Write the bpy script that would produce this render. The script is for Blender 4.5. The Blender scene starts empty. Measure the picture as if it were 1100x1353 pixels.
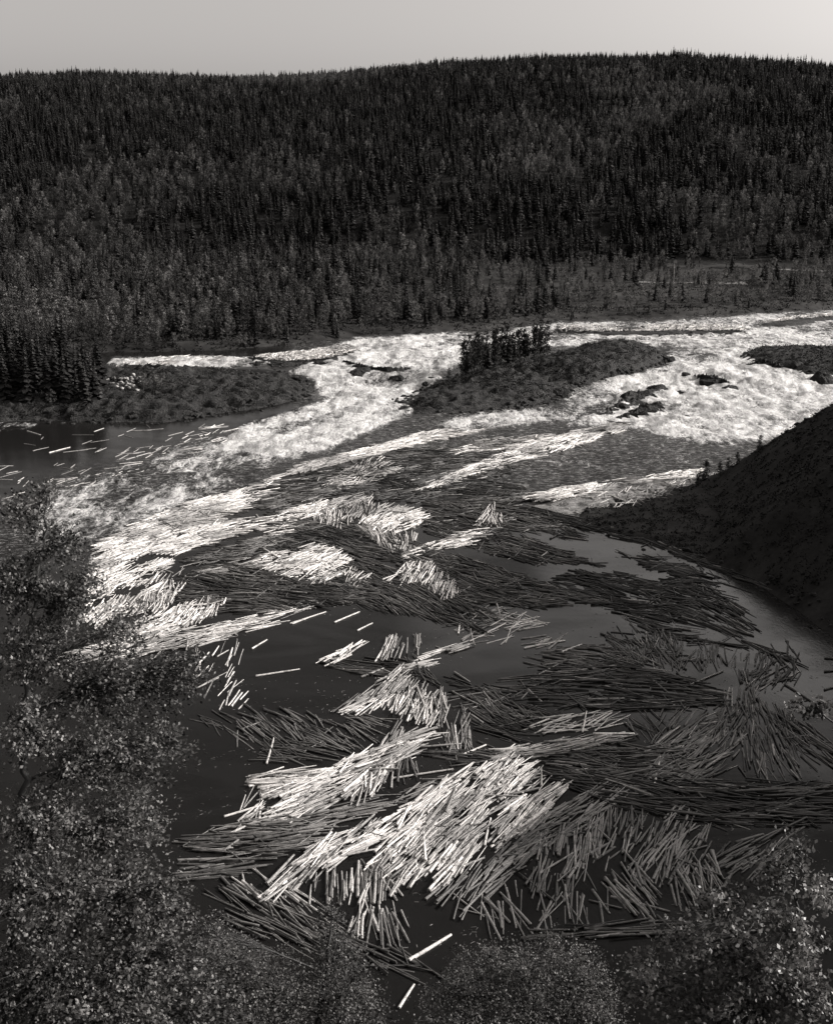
import bpy, math, random
import numpy as np
from mathutils import Vector
random.seed(7); rng = np.random.default_rng(7)
R = math.radians
scene = bpy.context.scene
C = scene.collection

# ------------------------------------------------------------------ camera, sky, sun, exposure
CAM_H = 75.0; TILT = R(14.97); VFOV = R(45.0)
cam_d = bpy.data.cameras.new('camera'); cam = bpy.data.objects.new('camera', cam_d); C.objects.link(cam)
cam.location = (0, 0, CAM_H); cam.rotation_euler = (math.pi/2 - TILT, 0, 0)
cam_d.sensor_fit = 'VERTICAL'; cam_d.angle = VFOV; cam_d.clip_start = 0.2; cam_d.clip_end = 12000
scene.camera = cam

SUN_AZ = R(84); SUN_EL = R(27)          # clockwise from the view direction
S = Vector((math.sin(SUN_AZ)*math.cos(SUN_EL), math.cos(SUN_AZ)*math.cos(SUN_EL), math.sin(SUN_EL)))
sun_d = bpy.data.lights.new('sun', 'SUN'); sun = bpy.data.objects.new('sun', sun_d); C.objects.link(sun)
sun_d.energy = 2.7; sun_d.angle = R(0.5); sun_d.color = (1.0, 0.965, 0.93)
sun.rotation_euler = (-S).to_track_quat('-Z', 'Y').to_euler()

world = bpy.data.worlds.new('World'); scene.world = world; world.use_nodes = True
wn = world.node_tree; wn.nodes.clear()
sky = wn.nodes.new('ShaderNodeTexSky'); sky.sky_type = 'NISHITA'; sky.sun_disc = False
sky.sun_elevation = SUN_EL; sky.sun_rotation = SUN_AZ; sky.dust_density = 5.0
bw = wn.nodes.new('ShaderNodeSeparateColor'); tint = wn.nodes.new('ShaderNodeMix'); tint.data_type = 'RGBA'; tint.blend_type = 'MULTIPLY'
tint.inputs[0].default_value = 1.0; tint.inputs[7].default_value = (1.0, 0.955, 0.925, 1)
bg = wn.nodes.new('ShaderNodeBackground'); bg.inputs[1].default_value = 0.15
wo = wn.nodes.new('ShaderNodeOutputWorld')
wn.links.new(sky.outputs[0], bw.inputs[0]); wn.links.new(bw.outputs[0], tint.inputs[6])
wn.links.new(tint.outputs[2], bg.inputs[0]); wn.links.new(bg.outputs[0], wo.inputs[0])
vs = scene.view_settings
vs.view_transform = 'Standard'; vs.look = 'None'; vs.exposure = 0.9; vs.gamma = 1.0; vs.use_curve_mapping = False
scene.cycles.max_bounces = 5; scene.cycles.transparent_max_bounces = 8
scene.cycles.use_denoising = True

# ------------------------------------------------------------------ geometry of the place (photo px -> world)
F = 676.5/math.tan(VFOV/2)
CT, ST = math.cos(TILT), math.sin(TILT)
def ss(a, b, x):
    t = np.clip((x-a)/(b-a), 0, 1); return t*t*(3-2*t)
def water_z(X, Y):
    X = np.asarray(X, float); Y = np.asarray(Y, float); Yw = Y+9*np.sin(X*.045+1)+5*np.sin(X*.11)
    return 1.2*ss(392, 450, Y)+3.3*ss(452, 470, Yw)+1.0*ss(480, 515, Y)
def ray(px, py):
    a = (np.asarray(px, float)-550)/F; b = (676.5-np.asarray(py, float))/F
    return a, CT+b*ST, -ST+b*CT
def at(px, py, z=0.0):
    dx, dy, dz = ray(px, py); t = (z-CAM_H)/dz
    return dx*t, dy*t
def on_water(px, py):
    z = np.zeros_like(np.asarray(px, float))
    for _ in range(25):
        X, Y = at(px, py, z); z = .6*z+.4*water_z(X, Y)
    return X, Y, z
def at_dist(px, py, d):
    dx, dy, dz = ray(px, py)
    return Vector((float(dx*d), float(dy*d), CAM_H+float(dz*d)))
def project(X, Y, Z):
    z = Z-CAM_H; depth = Y*CT - z*ST; up = Y*ST + z*CT
    depth = np.maximum(depth, .1)
    return 550+F*X/depth, 676.5-F*up/depth, depth

# value-noise fbm
_perm = rng.random((256, 256))
def vnoise(x, y):
    xi = np.floor(x).astype(int); yi = np.floor(y).astype(int)
    fx = x-xi; fy = y-yi; fx = fx*fx*(3-2*fx); fy = fy*fy*(3-2*fy)
    g = lambda i, j: _perm[i & 255, j & 255]
    return (g(xi, yi)*(1-fx)+g(xi+1, yi)*fx)*(1-fy)+(g(xi, yi+1)*(1-fx)+g(xi+1, yi+1)*fx)*fy
def fbm(x, y, o=4, lac=2.03, gain=.5):
    s = 0; a = 1; n = 0
    for k in range(o):
        s = s+a*(vnoise(x+17.3*k, y-9.1*k)*2-1); n += a; a *= gain; x = x*lac; y = y*lac
    return s/n
def sdist(px, py, poly):
    """signed distance, positive inside"""
    px = np.asarray(px, float); py = np.asarray(py, float)
    d = np.full(px.shape, 1e12); ins = np.zeros(px.shape, bool); n = len(poly)
    for i in range(n):
        x0, y0 = poly[i]; x1, y1 = poly[(i+1) % n]
        ex, ey = x1-x0, y1-y0; L2 = ex*ex+ey*ey+1e-9
        t = np.clip(((px-x0)*ex+(py-y0)*ey)/L2, 0, 1)
        d = np.minimum(d, (px-x0-t*ex)**2+(py-y0-t*ey)**2)
        c = ((y0 > py) != (y1 > py))
        if y1 != y0: ins ^= c & (px < (x1-x0)*(py-y0)/(y1-y0)+x0)
    return np.where(ins, 1, -1)*np.sqrt(d)
def wpoly(pts):
    X, Y, z = on_water(np.array([p[0] for p in pts], float), np.array([p[1] for p in pts], float))
    return list(zip(X.tolist(), Y.tolist()))

# ------------------------------------------------------------------ mesh + material helpers
def mesh_np(name, V, faces, mats=(), smooth=True, attrs=None, mat_idx=None):
    """faces: list of int arrays (n,3) or (n,4)"""
    me = bpy.data.meshes.new(name)
    V = np.asarray(V, np.float32); me.vertices.add(len(V)); me.vertices.foreach_set('co', V.ravel())
    li = np.concatenate([f.ravel() for f in faces]).astype(np.int32)
    ls = np.concatenate([np.full(len(f), f.shape[1]) for f in faces])
    st = np.concatenate([[0], np.cumsum(ls)[:-1]]).astype(np.int32)
    me.loops.add(len(li)); me.loops.foreach_set('vertex_index', li)
    me.polygons.add(len(ls)); me.polygons.foreach_set('loop_start', st)
    me.polygons.foreach_set('use_smooth', np.full(len(ls), smooth, dtype=bool))
    if mat_idx is not None: me.polygons.foreach_set('material_index', np.asarray(mat_idx, np.int32))
    for k, v in (attrs or {}).items():
        a = me.attributes.new(k, 'FLOAT', 'POINT'); a.data.foreach_set('value', np.asarray(v, np.float32))
    me.update(calc_edges=True); me.validate()
    for m in mats: me.materials.append(m)
    return me
def link(name, me, parent=None, loc=(0, 0, 0), **props):
    o = bpy.data.objects.new(name, me); C.objects.link(o)
    if parent: o.parent = parent
    o.location = loc
    for k, v in props.items(): o[k] = v
    return o
def grid(xs, ys, zfun):
    X, Y = np.meshgrid(xs, ys); Z = zfun(X, Y); nx, ny = len(xs), len(ys)
    V = np.stack([X.ravel(), Y.ravel(), Z.ravel()], 1)
    i = np.arange((nx-1)*(ny-1)); r = i//(nx-1); c = i % (nx-1); a = r*nx+c
    return V, np.stack([a, a+1, a+nx+1, a+nx], 1), X, Y, Z

class Mat:
    def __init__(s, name):
        s.m = bpy.data.materials.new(name); s.m.use_nodes = True; s.t = s.m.node_tree
        s.b = s.t.nodes['Principled BSDF']; s.out = s.t.nodes['Material Output']
    def n(s, typ, **kw):
        nd = s.t.nodes.new(typ)
        for k, v in kw.items(): setattr(nd, k, v)
        return nd
    def l(s, a, b): s.t.links.new(a, b)
    def noise(s, scale, detail=4, rough=.55, vec=None, dist=0):
        nd = s.n('ShaderNodeTexNoise'); nd.inputs['Scale'].default_value = scale; nd.inputs['Detail'].default_value = detail
        nd.inputs['Roughness'].default_value = rough; nd.inputs['Distortion'].default_value = dist
        if vec is not None: s.l(vec, nd.inputs['Vector'])
        return nd.outputs['Fac']
    def math(s, op, a, b=None, c=None, clamp=False):
        nd = s.n('ShaderNodeMath', operation=op); nd.use_clamp = clamp
        for i, v in enumerate((a, b, c)):
            if v is None: continue
            if isinstance(v, (int, float)): nd.inputs[i].default_value = v
            else: s.l(v, nd.inputs[i])
        return nd.outputs[0]
    def rng(s, v, a, b, c, d, smooth=False):
        nd = s.n('ShaderNodeMapRange'); nd.interpolation_type = 'SMOOTHSTEP' if smooth else 'LINEAR'
        for i, x in enumerate((v, a, b, c, d)):
            if isinstance(x, (int, float)): nd.inputs[i].default_value = x
            else: s.l(x, nd.inputs[i])
        return nd.outputs[0]
    def tinted(s, v, tint=(1, .975, .955)):
        nd = s.n('ShaderNodeCombineColor')
        for i in range(3): s.l(s.math('MULTIPLY', v, tint[i]), nd.inputs[i])
        return nd.outputs[0]
    def bump(s, h, strength=.5, dist=.1):
        nd = s.n('ShaderNodeBump'); nd.inputs['Strength'].default_value = strength; nd.inputs['Distance'].default_value = dist
        s.l(h, nd.inputs['Height']); s.l(nd.outputs[0], s.b.inputs['Normal']); return nd
    def coords(s, scale=(1, 1, 1), rot=(0, 0, 0), which='Position'):
        if which == 'Position': g = s.n('ShaderNodeNewGeometry').outputs['Position']
        else: g = s.n('ShaderNodeTexCoord').outputs[which]
        mp = s.n('ShaderNodeMapping'); s.l(g, mp.inputs[0])
        mp.inputs['Scale'].default_value = scale; mp.inputs['Rotation'].default_value = rot
        return mp.outputs[0]

def ground_mat(name, lo, hi, scale, rough=.95, bstr=.6, bdist=.3, spec=.05):
    M = Mat(name); v = M.coords()
    n1 = M.noise(scale, 8, .6, v); n2 = M.noise(scale*6, 4, .6, v)
    f = M.math('ADD', M.math('MULTIPLY', n1, .65), M.math('MULTIPLY', n2, .35))
    f = M.rng(f, .38, .64, lo, hi)
    M.l(M.tinted(f), M.b.inputs['Base Color']); M.b.inputs['Roughness'].default_value = rough
    M.b.inputs['Specular IOR Level'].default_value = spec
    M.bump(n2, bstr, bdist); return M.m
m_forest = ground_mat('forest_floor', .008, .022, .05)
m_meadow = ground_mat('meadow', .012, .05, .03)
m_bank = ground_mat('bank_heath', .014, .034, .12)
m_rock = ground_mat('wet_rock', .003, .036, .28, rough=.75, bstr=1.0, bdist=1.2, spec=.2)
m_stone = ground_mat('pale_stone', .15, .42, .5, rough=.8)
m_gravel = ground_mat('river_gravel', .06, .3, .6, rough=.9)
m_track = ground_mat('track_dirt', .09, .2, .3)

def leaf_mat(name, lo, hi, trans=.35, rough=.5, spec=.4, var=0):
    M = Mat(name)
    a = M.n('ShaderNodeAttribute', attribute_name='tone').outputs['Fac']
    f = M.rng(a, 0, 1, lo, hi)
    if var: f = M.math('MULTIPLY', f, M.rng(M.n('ShaderNodeObjectInfo').outputs['Random'], 0, 1, 1-var, 1+var))
    col = M.tinted(f)
    M.l(col, M.b.inputs['Base Color']); M.b.inputs['Roughness'].default_value = rough
    M.b.inputs['Specular IOR Level'].default_value = spec
    tr = M.n('ShaderNodeBsdfTranslucent'); M.l(col, tr.inputs[0])
    mx = M.n('ShaderNodeMixShader'); mx.inputs[0].default_value = trans
    M.l(M.b.outputs[0], mx.inputs[1]); M.l(tr.outputs[0], mx.inputs[2]); M.l(mx.outputs[0], M.out.inputs[0])
    return M.m
m_needle = leaf_mat('spruce_needles', .010, .034, .1, .8, .12, .55)
m_scrub = leaf_mat('heather_scrub', .004, .022, .1, .8, .1)
m_birchfar = leaf_mat('birch_foliage_far', .02, .12, .3, .7, .15, .7)
m_leaf = leaf_mat('birch_leaves', .008, .21, .35, .6, .35)
m_leafshiny = leaf_mat('glossy_leaves', .015, .2, .35, .45, .5)
def bark_mat(name, lo, hi):
    M = Mat(name); v = M.coords((2, 2, .5)); n = M.noise(2.2, 6, .7, v)
    M.l(M.tinted(M.rng(n, .4, .6, lo, hi)), M.b.inputs['Base Color']); M.b.inputs['Roughness'].default_value = .85
    M.bump(n, .5, .02); return M.m
m_birchbark = bark_mat('birch_bark', .005, .032)
m_bark = bark_mat('spruce_bark', .01, .035)

# logs: peeled wood, per-log tone attribute carries painted sun and shade
M = Mat('peeled_log_wood')
tone = M.n('ShaderNodeAttribute', attribute_name='tone').outputs['Fac']
n = M.noise(2.5, 5, .65, M.coords((1, 1, 1)))
n2 = M.noise(14, 3, .6, M.coords((1, 1, 1)))
alb = M.math('MULTIPLY', tone, M.rng(n, .3, .7, .72, 1.15))
alb = M.math('MULTIPLY', alb, M.rng(n2, .3, .7, .75, 1.15))
alb = M.math('MULTIPLY', alb, M.rng(M.noise(.9, 4, .7, M.coords()), .54, .62, 1.0, .5, True))
M.l(M.tinted(alb, (1, .965, .935)), M.b.inputs['Base Color'])
M.b.inputs['Roughness'].default_value = .5; M.b.inputs['Specular IOR Level'].default_value = .25
M.bump(n2, .5, .03)
m_log = M.m

# water
M = Mat('river_water')
foam = M.n('ShaderNodeAttribute', attribute_name='foam').outputs['Fac']
ruff = M.n('ShaderNodeAttribute', attribute_name='ruffle').outputs['Fac']
vflow = M.coords((.50, .22, .5), (0, 0, R(-28)))
vfine = M.coords((1.0, .5, 1.0), (0, 0, R(-28)))
nA = M.noise(.34, 8, .74, vflow, 1.6); nB = M.noise(1.3, 6, .72, vfine, .8); nC = M.noise(.07, 4, .6, vflow, .5)
f = M.math('ADD', M.math('MULTIPLY', nA, .47), M.math('MULTIPLY', nB, .25)); f = M.math('ADD', f, M.math('MULTIPLY', nC, .28))
thr = M.rng(M.math('POWER', foam, 1.3), 0, 1, .66, .40)
mask = M.rng(M.math('SUBTRACT', f, thr), -.05, .085, 0, 1, True)
mask = M.math('MULTIPLY', mask, M.rng(foam, 0, .06, 0, 1))
fleck = M.rng(M.noise(.9, 6, .75, M.coords((.5, 1.3, 1)), .5), .50, .66, 0, .5)
mask = M.math('MAXIMUM', mask, M.math('MULTIPLY', fleck, ruff))
falb = M.math('MULTIPLY', M.rng(nB, .34, .66, .30, .70), M.rng(M.noise(.22, 6, .68, M.coords((.9, .22, .6), (0, 0, R(-28))), .6), .36, .58, .42, 1.05, True))
fo = M.n('ShaderNodeBsdfPrincipled'); M.l(M.tinted(falb, (1, .985, .97)), fo.inputs['Base Color']); fo.inputs['Roughness'].default_value = .8
fo.inputs['Specular IOR Level'].default_value = .3
fb = M.n('ShaderNodeBump'); fb.inputs['Strength'].default_value = 1.0; fb.inputs['Distance'].default_value = 1.8; M.l(f, fb.inputs['Height']); M.l(fb.outputs[0], fo.inputs['Normal'])
M.b.inputs['Base Color'].default_value = (.009, .0086, .0083, 1); M.b.inputs['Roughness'].default_value = .14; M.b.inputs['IOR'].default_value = 1.33; M.b.inputs['Specular IOR Level'].default_value = .25
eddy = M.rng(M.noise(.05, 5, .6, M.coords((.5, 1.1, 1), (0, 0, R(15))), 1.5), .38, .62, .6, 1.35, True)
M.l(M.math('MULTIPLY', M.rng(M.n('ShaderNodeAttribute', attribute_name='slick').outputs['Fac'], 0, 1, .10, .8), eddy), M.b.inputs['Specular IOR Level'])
r1 = M.noise(1.6, 5, .6, vfine); r2 = M.noise(.25, 3, .5, M.coords())
hb = M.n('ShaderNodeBump'); hb.inputs['Distance'].default_value = .35; M.l(r1, hb.inputs['Height'])
M.l(M.math('ADD', M.rng(r2, .4, .65, .03, .14), M.math('MULTIPLY', ruff, .9)), hb.inputs['Strength']); M.l(hb.outputs[0], M.b.inputs['Normal'])
mx = M.n('ShaderNodeMixShader'); M.l(mask, mx.inputs[0]); M.l(M.b.outputs[0], mx.inputs[1]); M.l(fo.outputs[0], mx.inputs[2]); M.l(mx.outputs[0], M.out.inputs[0])
m_water = M.m

# ------------------------------------------------------------------ the river
FOAM = [  # polygon px, strength, softness px
 ([(470,446),(545,440),(628,437),(628,468),(592,494),(560,520),(545,548),(450,590),(390,612),(330,605),(270,600),(320,560),(380,542),(425,525),(412,505),(372,494),(440,462)], 1.0, 9),
 ([(330,565),(420,560),(470,590),(380,625),(300,655),(200,690),(150,640),(210,590)], .78, 26),
 ([(230,600),(330,600),(300,650),(180,705),(60,740),(20,690),(60,630),(160,600)], .76, 34),
 ([(135,486),(150,471),(300,470),(380,470),(440,455),(470,446),(470,468),(400,482),(300,487)], .95, 5),
 ([(615,440),(740,424),(860,422),(1100,408),(1250,400),(1250,462),(1100,462),(980,464),(880,462),(740,458),(690,464),(620,452)], .8, 5),
 ([(875,458),(1010,455),(1000,470),(1060,485),(1150,505),(1150,560),(1000,586),(930,592),(860,572),(790,564),(700,562),(600,568),(545,562),(620,546),(740,532),(738,512),(880,482)], 1.0, 13),
 ([(790,560),(900,580),(960,600),(950,615),(860,600),(760,590),(640,588)], .5, 20),
 ([(620,575),(930,580),(930,640),(760,645),(600,640)], .42, 30),
 ([(-60,556),(40,555),(62,560),(30,572),(-60,576)], .62, 6),
 ([(190,1070),(300,1062),(310,1085),(200,1095)], .33, 12),
 ([(-50,600),(150,600),(120,660),(-50,690)], .16, 25),
]
RUFF = [([(600,570),(1100,570),(1100,640),(740,650),(640,640)], 1.0, 20), ([(60,640),(200,600),(330,570),(420,600),(260,700),(-60,760)], .8, 22),
        ([(380,440),(1100,400),(1100,600),(400,620)], .9, 20)]
PAINTED_SHEEN = [([(690,690),(870,722),(1000,772),(1150,850),(1150,960),(1000,920),(900,880),(820,830),(740,790)], 1.0, 28), ([(560,790),(760,800),(980,880),(1100,960),(1100,1040),(900,960),(700,900),(560,880)], .6, 50)]  # sheen painted by place: stronger water reflection inside these polygons
def soft_mask(px, py, spec):
    m = np.zeros(px.shape)
    for poly, s, soft in spec:
        m = np.maximum(m, s*ss(-soft, soft, sdist(px, py*1.0, poly)))
    return m
ys = np.concatenate([np.arange(55, 270, 3.0), np.arange(270, 640, 1.05), np.arange(640, 800, 4)])
V, Q, X, Y, Z = grid(np.arange(-330, 380, 1.15), ys, water_z)
PX, PY, DP = project(X, Y, Z)
foam_v = soft_mask(PX.ravel(), PY.ravel(), FOAM); ruff_v = soft_mask(PX.ravel(), PY.ravel(), RUFF); sheen_v = soft_mask(PX.ravel(), PY.ravel(), PAINTED_SHEEN)
xr, yr = X.ravel(), Y.ravel()
fl = fbm((xr*.88-yr*.47)*.06, (xr*.47+yr*.88)*.022, 4)
foam_v = foam_v*(1-.24*ss(.05, .38, fl))
strong = ss(.45, 1.0, foam_v)
steep = np.exp(-((yr-448)/45)**2)
# stepped rapids and standing waves
xq = xr*.88+yr*.47; yq = -xr*.47+yr*.88
wav = fbm(xr*.13, yr*.2, 5, 2.1, .62)*1.5*strong*(.45+.75*steep) + (1-np.abs(fbm(xr*.09+5, yr*.21, 4))*2.4)*.55*strong + fbm(xr*.36, yr*.5, 3)*(.95*strong+.12*ruff_v)
V[:, 2] += wav
link('river', mesh_np('river', V, [Q], [m_water], True, {'foam': foam_v, 'ruffle': ruff_v, 'slick': sheen_v}), kind='structure')

# ------------------------------------------------------------------ far bank, terrace and hill (one terrain)
FAR_SHORE_PX = [(-150,470),(0,470),(130,467),(300,464),(420,452),(470,444),(560,441),(640,436),(740,424),(860,420),(1000,414),(1100,408),(1250,400)]
fx, fy, fz = on_water(np.array([p[0] for p in FAR_SHORE_PX], float), np.array([p[1] for p in FAR_SHORE_PX], float))
def far_shore(X): return np.interp(X, fx, fy)
RIDGE_PX = [(-300,99),(0,98),(140,93),(330,100),(450,95),(560,82),(700,73),(850,72),(960,79),(1100,93),(1400,110)]
YR = 2000.0
rr = [(p[0], p[1]+9) for p in RIDGE_PX]
rX = [(p[0]-550)/F*YR*1.02 for p in rr]
rZ = [CAM_H+YR*float(ray(p[0], p[1])[2]/ray(p[0], p[1])[1]) for p in rr]
def far_z(X, Y):
    d = Y-far_shore(X)
    base = 5.0+ 3.2*ss(0, 12, d) + 5*ss(10, 330, d) + fbm(X*.02, Y*.02, 4)*1.6*ss(5, 40, d)
    u = (Y-960-40*fbm(X*.003, 0*X+3.3, 2))/(YR-960)
    prof = np.where(u < 0, 0, np.where(u < 1, 1-(1-np.clip(u, 0, 1))**1.35, 1))
    prof = prof*ss(0, .12, u) + 0
    crest = np.interp(X, rX, rZ)-13
    z = base + (crest)*prof + fbm(X*.004, Y*.006, 4)*11*ss(0.02, .3, u)*(1-.75*ss(.8, 1, u))
    z = z - 120*ss(1.0, 1.7, u)
    return np.where(d < 0, 5.0+d*.5, z)
ys = np.concatenate([np.arange(500, 760, 4), np.arange(760, 3000, 16)])
V, Q, X, Y, Z = grid(np.arange(-1500, 1501, 12.0), ys, far_z)
fc = V[Q].mean(1)
me = mesh_np('hill', V, [Q], [m_forest, m_meadow], True, None, (fc[:, 1] < 960).astype(int))
link('hill', me, kind='structure')

# ------------------------------------------------------------------ near bank: the slope under the camera, the right bank and its spur
BANK = [(-500,150),(-260,118),(-150,96),(-60,80),(0,76),(40,82),(66,105),(78,135),(80,165),(72,195),(66,228),(53,252),(37,271),(40,288),(60,303),(76,315),(100,326),(150,338),(230,346),(330,352),(520,380),(520,-260),(-500,-260)]
def bank_z(X, Y):
    d = sdist(X, Y, BANK)
    n = fbm(X*.03, Y*.03, 4)
    k = 1.0 - .14*ss(20, 90, X)*ss(40, 160, Y)
    h = k*np.maximum(d, 0)*(1+.07*n) + 1.2*fbm(X*.12, Y*.12, 3)*ss(0, 6, d)
    near = ss(60, 25, np.hypot(X, Y))
    cap = 78+8*n + 24*ss(120, 260, X) - 5*near
    h = np.where(h > cap-8, cap-8+8*np.tanh((h-cap+8)/8), h)
    hh = np.where(np.hypot(X, Y) < 30, np.minimum(h, 73.3-.9*np.maximum(Y, 0)), h)
    spur = np.maximum(.80*(X-.243*Y)+1.0*fbm(X*.1, Y*.1, 3), .7+.35*fbm(X*.2, Y*.2, 3))+1000*ss(215, 175, Y)
    hh = np.minimum(hh, spur)
    return np.where(d < 0, d*.5, hh)
V, Q, X, Y, Z = grid(np.arange(-420, 500, 3.0), np.arange(-200, 375, 3.0), bank_z)
keep = V[Q][:, :, 2].max(1) > -4
link('near_bank', mesh_np('near_bank', V, [Q[keep]], [m_bank]), kind='structure')
V, Q, X, Y, Z = grid(np.array([-4000., 4000.]), np.array([-400., 6000.]), lambda X, Y: X*0-8.0)
link('river_bed', mesh_np('river_bed', V, [Q], [m_forest]), kind='structure')

# ------------------------------------------------------------------ islands and bars
def island(name, pts, hgt, sc, mat, rough=1.0, res=1.0, bumpf=None, props=None, squash=.9):
    wp = wpoly(pts); xs = [p[0] for p in wp]; yy = [p[1] for p in wp]
    def zf(X, Y):
        d = sdist(X, Y, wp)+fbm(X*.12, Y*.12, 3)*1.8
        w = water_z(X, Y)
        h = hgt*(1-np.exp(-np.maximum(d, 0)/sc))
        if bumpf: h = h*bumpf(X, Y)
        rid = 1-np.abs(fbm(X*.18, Y*.25, 4))*2
        h = h + rough*(rid-.5)*ss(0, 5, d)*1.3 + rough*fbm(X*.5, Y*.5, 3)*ss(0, 3, d)*.8
        h = h*squash
        hq = h/.95; fr = hq-np.floor(hq); h = .3*h+.7*.95*(np.floor(hq)+ss(.55, .95, fr))
        return w+np.where(d > 0, h+.1, d*.6)
    V, Q, X, Y, Z = grid(np.arange(min(xs)-8, max(xs)+8, res), np.arange(min(yy)-8, max(yy)+8, res), zf)
    k = (V[:, 2]-water_z(V[:, 0], V[:, 1]))[Q].max(1) > -2.2
    o = link(name, mesh_np(name, V, [Q[k]], [mat], True), **(props or {'kind': 'structure'}))
    return wp, zf
WP_L, Z_L = island('wooded_spit', [(-260,562),(-60,560),(60,556),(150,558),(220,558),(290,547),(350,538),(400,526),(416,516),(402,503),(370,493),(300,489),(200,489),(120,490),(0,490),(-260,490)], 4.6, 11, m_rock, 1.7)
def bump_mid(X, Y):
    px, py, _ = project(X, Y, 0*X+6)
    return .45+.85*np.exp(-((px-815)/75)**2)+.25*np.exp(-((px-660)/60)**2)
WP_M, Z_M = island('rocky_island', [(530,530),(552,516),(600,500),(650,486),(700,476),(745,466),(800,462),(850,463),(880,469),(878,479),(840,492),(790,502),(745,514),(735,530),(700,536),(620,544),(560,546),(538,541)], 6.2, 9, m_bank if False else m_rock, 1.0, .8, bump_mid)
WP_R, Z_R = island('rock_shelf', [(975,468),(1000,462),(1100,462),(1250,462),(1250,515),(1110,498),(1060,494),(1040,488),(990,477)], 3.6, 6, m_rock, .8)
WP_B, Z_B = island('log_bar', [(735,441),(800,444),(900,444),(985,440),(984,433),(900,433),(800,435),(740,436)], 1.6, 3, m_rock, .4, 1.5)
WP_B2, Z_B2 = island('stone_bar', [(330,474),(400,470),(455,462),(475,468),(430,480),(380,484),(330,482)], 1.6, 3, m_rock, .5, 1.0)
WP_S, Z_S = island('gravel_spit', [(694,666),(740,656),(800,645),(870,634),(930,626),(985,622),(960,640),(900,658),(850,672),(800,680),(740,680)], 1.3, 5, m_gravel, .22, .8)
WP_B3, Z_B3 = island('shore_bar', [(1000,430),(1040,424),(1100,417),(1200,410),(1200,416),(1100,424),(1040,432)], 1.6, 3, m_rock, .4, 1.5)

# pale track and fields on the far terrace
def terrace_strip(name, x0, x1, py, half, mat):
    xs_ = np.linspace(x0, x1, 60); VV = []
    for x in xs_:
        X0, Y0 = at(x, py, 14.0)
        for s in (-1, 1):
            Yp = float(Y0)+s*half*(1+.3*math.sin(x*.2)); VV.append((float(X0), Yp, float(far_z(np.array([X0]), np.array([Yp]))[0])+.35))
    i = np.arange(len(xs_)-1)*2
    link(name, mesh_np(name, VV, [np.stack([i, i+2, i+3, i+1], 1)], [mat]), kind='structure')
terrace_strip('dirt_track', 838, 985, 366, 6, m_track)
terrace_strip('dirt_track', 1020, 1130, 353, 6, m_track)
terrace_strip('field', 880, 1020, 350, 16, m_meadow)
terrace_strip('field', 740, 1000, 388, 16, m_meadow)

# ------------------------------------------------------------------ rocks
def rock_mesh(seed, n=10):
    r = np.random.default_rng(seed); u = np.linspace(0, math.pi, n); v = np.linspace(0, 2*math.pi, 2*n, endpoint=False)
    U, W = np.meshgrid(u, v, indexing='ij'); P = np.stack([np.sin(U)*np.cos(W), np.sin(U)*np.sin(W), np.cos(U)], -1).reshape(-1, 3)
    dirs = r.normal(size=(9, 3)); dirs /= np.linalg.norm(dirs, axis=1)[:, None]; cut = r.uniform(.55, .9, 9)
    k = np.ones(len(P))
    for d_, c_ in zip(dirs, cut):
        dd = P@d_; k = np.minimum(k, np.where(dd > 0.05, c_/np.maximum(dd, .05), 9))
    P = P*k[:, None]*(1+.06*r.normal(size=(len(P), 1)))
    m = 2*n; F_ = []
    for i in range(n-1):
        for j in range(m): F_.append((i*m+j, (i+1)*m+j, (i+1)*m+(j+1) % m, i*m+(j+1) % m))
    return mesh_np('rock', P, [np.array(F_)], [m_rock], False)
RM = [rock_mesh(s) for s in range(5)]
ROCKS = [ # px, py, width px, height factor, label
 (852,543,26,.8,'dark boulder nearest the pool below the right hand rapids'),(822,540,24,.7,'dark boulder left of the nearest boulder in the right hand rapids'),
 (836,524,40,.45,'broad dark ledge rock in the middle of the right hand rapids'),(868,514,30,.5,'dark ledge rock at upper end of the rapids ledge'),
 (745,524,22,.7,'dark rock at the foot of the rocky island beside white water'),(790,548,36,.25,'low dark slab awash at the left of the boulders'),
 (887,560,9,.6,'small lone rock in the foam below the right hand rapids'),(907,550,9,.4,'tiny rock tip showing in white water'),
 (884,478,20,.8,'dark knob of rock at right tip of the rocky island'),(940,505,36,.4,'dark rock with water pouring over it in the middle of the falls'),
 (965,514,28,.4,'dark rock under falling water right of the middle falls rock'),(1050,487,32,.7,'rounded dark boulder at the lip of the right hand falls'),
 (1085,505,34,.8,'dark boulder at right edge of the photograph by the falls'),(1000,480,22,.5,'flat dark rock by the shelf at the head of the falls'),
 (700,528,20,.6,'dark rock on the near shore of the rocky island'),(905,496,24,.4,'dark ledge splitting the upper right hand rapids'),
 (480,492,40,.4,'dark ledge with water sliding over it in the left hand rapids'),(525,500,26,.4,'dark rock under foam near the island side of left hand rapids'),
 (395,500,22,.5,'dark rock at right tip of the wooded spit'),(900,520,22,.45,'dark rock showing in spray below the upper ledge'),(570,500,20,.3,'low rock awash by left tip of the rocky island')]
for i, (px, py, w, hf, lab) in enumerate(ROCKS):
    X_, Y_, z_ = [float(v) for v in on_water(px, py)]; _, _, dp = project(X_, Y_, z_); s = w/F*dp/2
    o = link('rock', RM[i % 5], None, (X_, Y_, z_-.1*s), label=lab, category='rock', group='rocks in the rapids')
    o.scale = (s, s*.8, s*hf*1.15); o.rotation_euler = (0, 0, random.uniform(0, 6))

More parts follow.
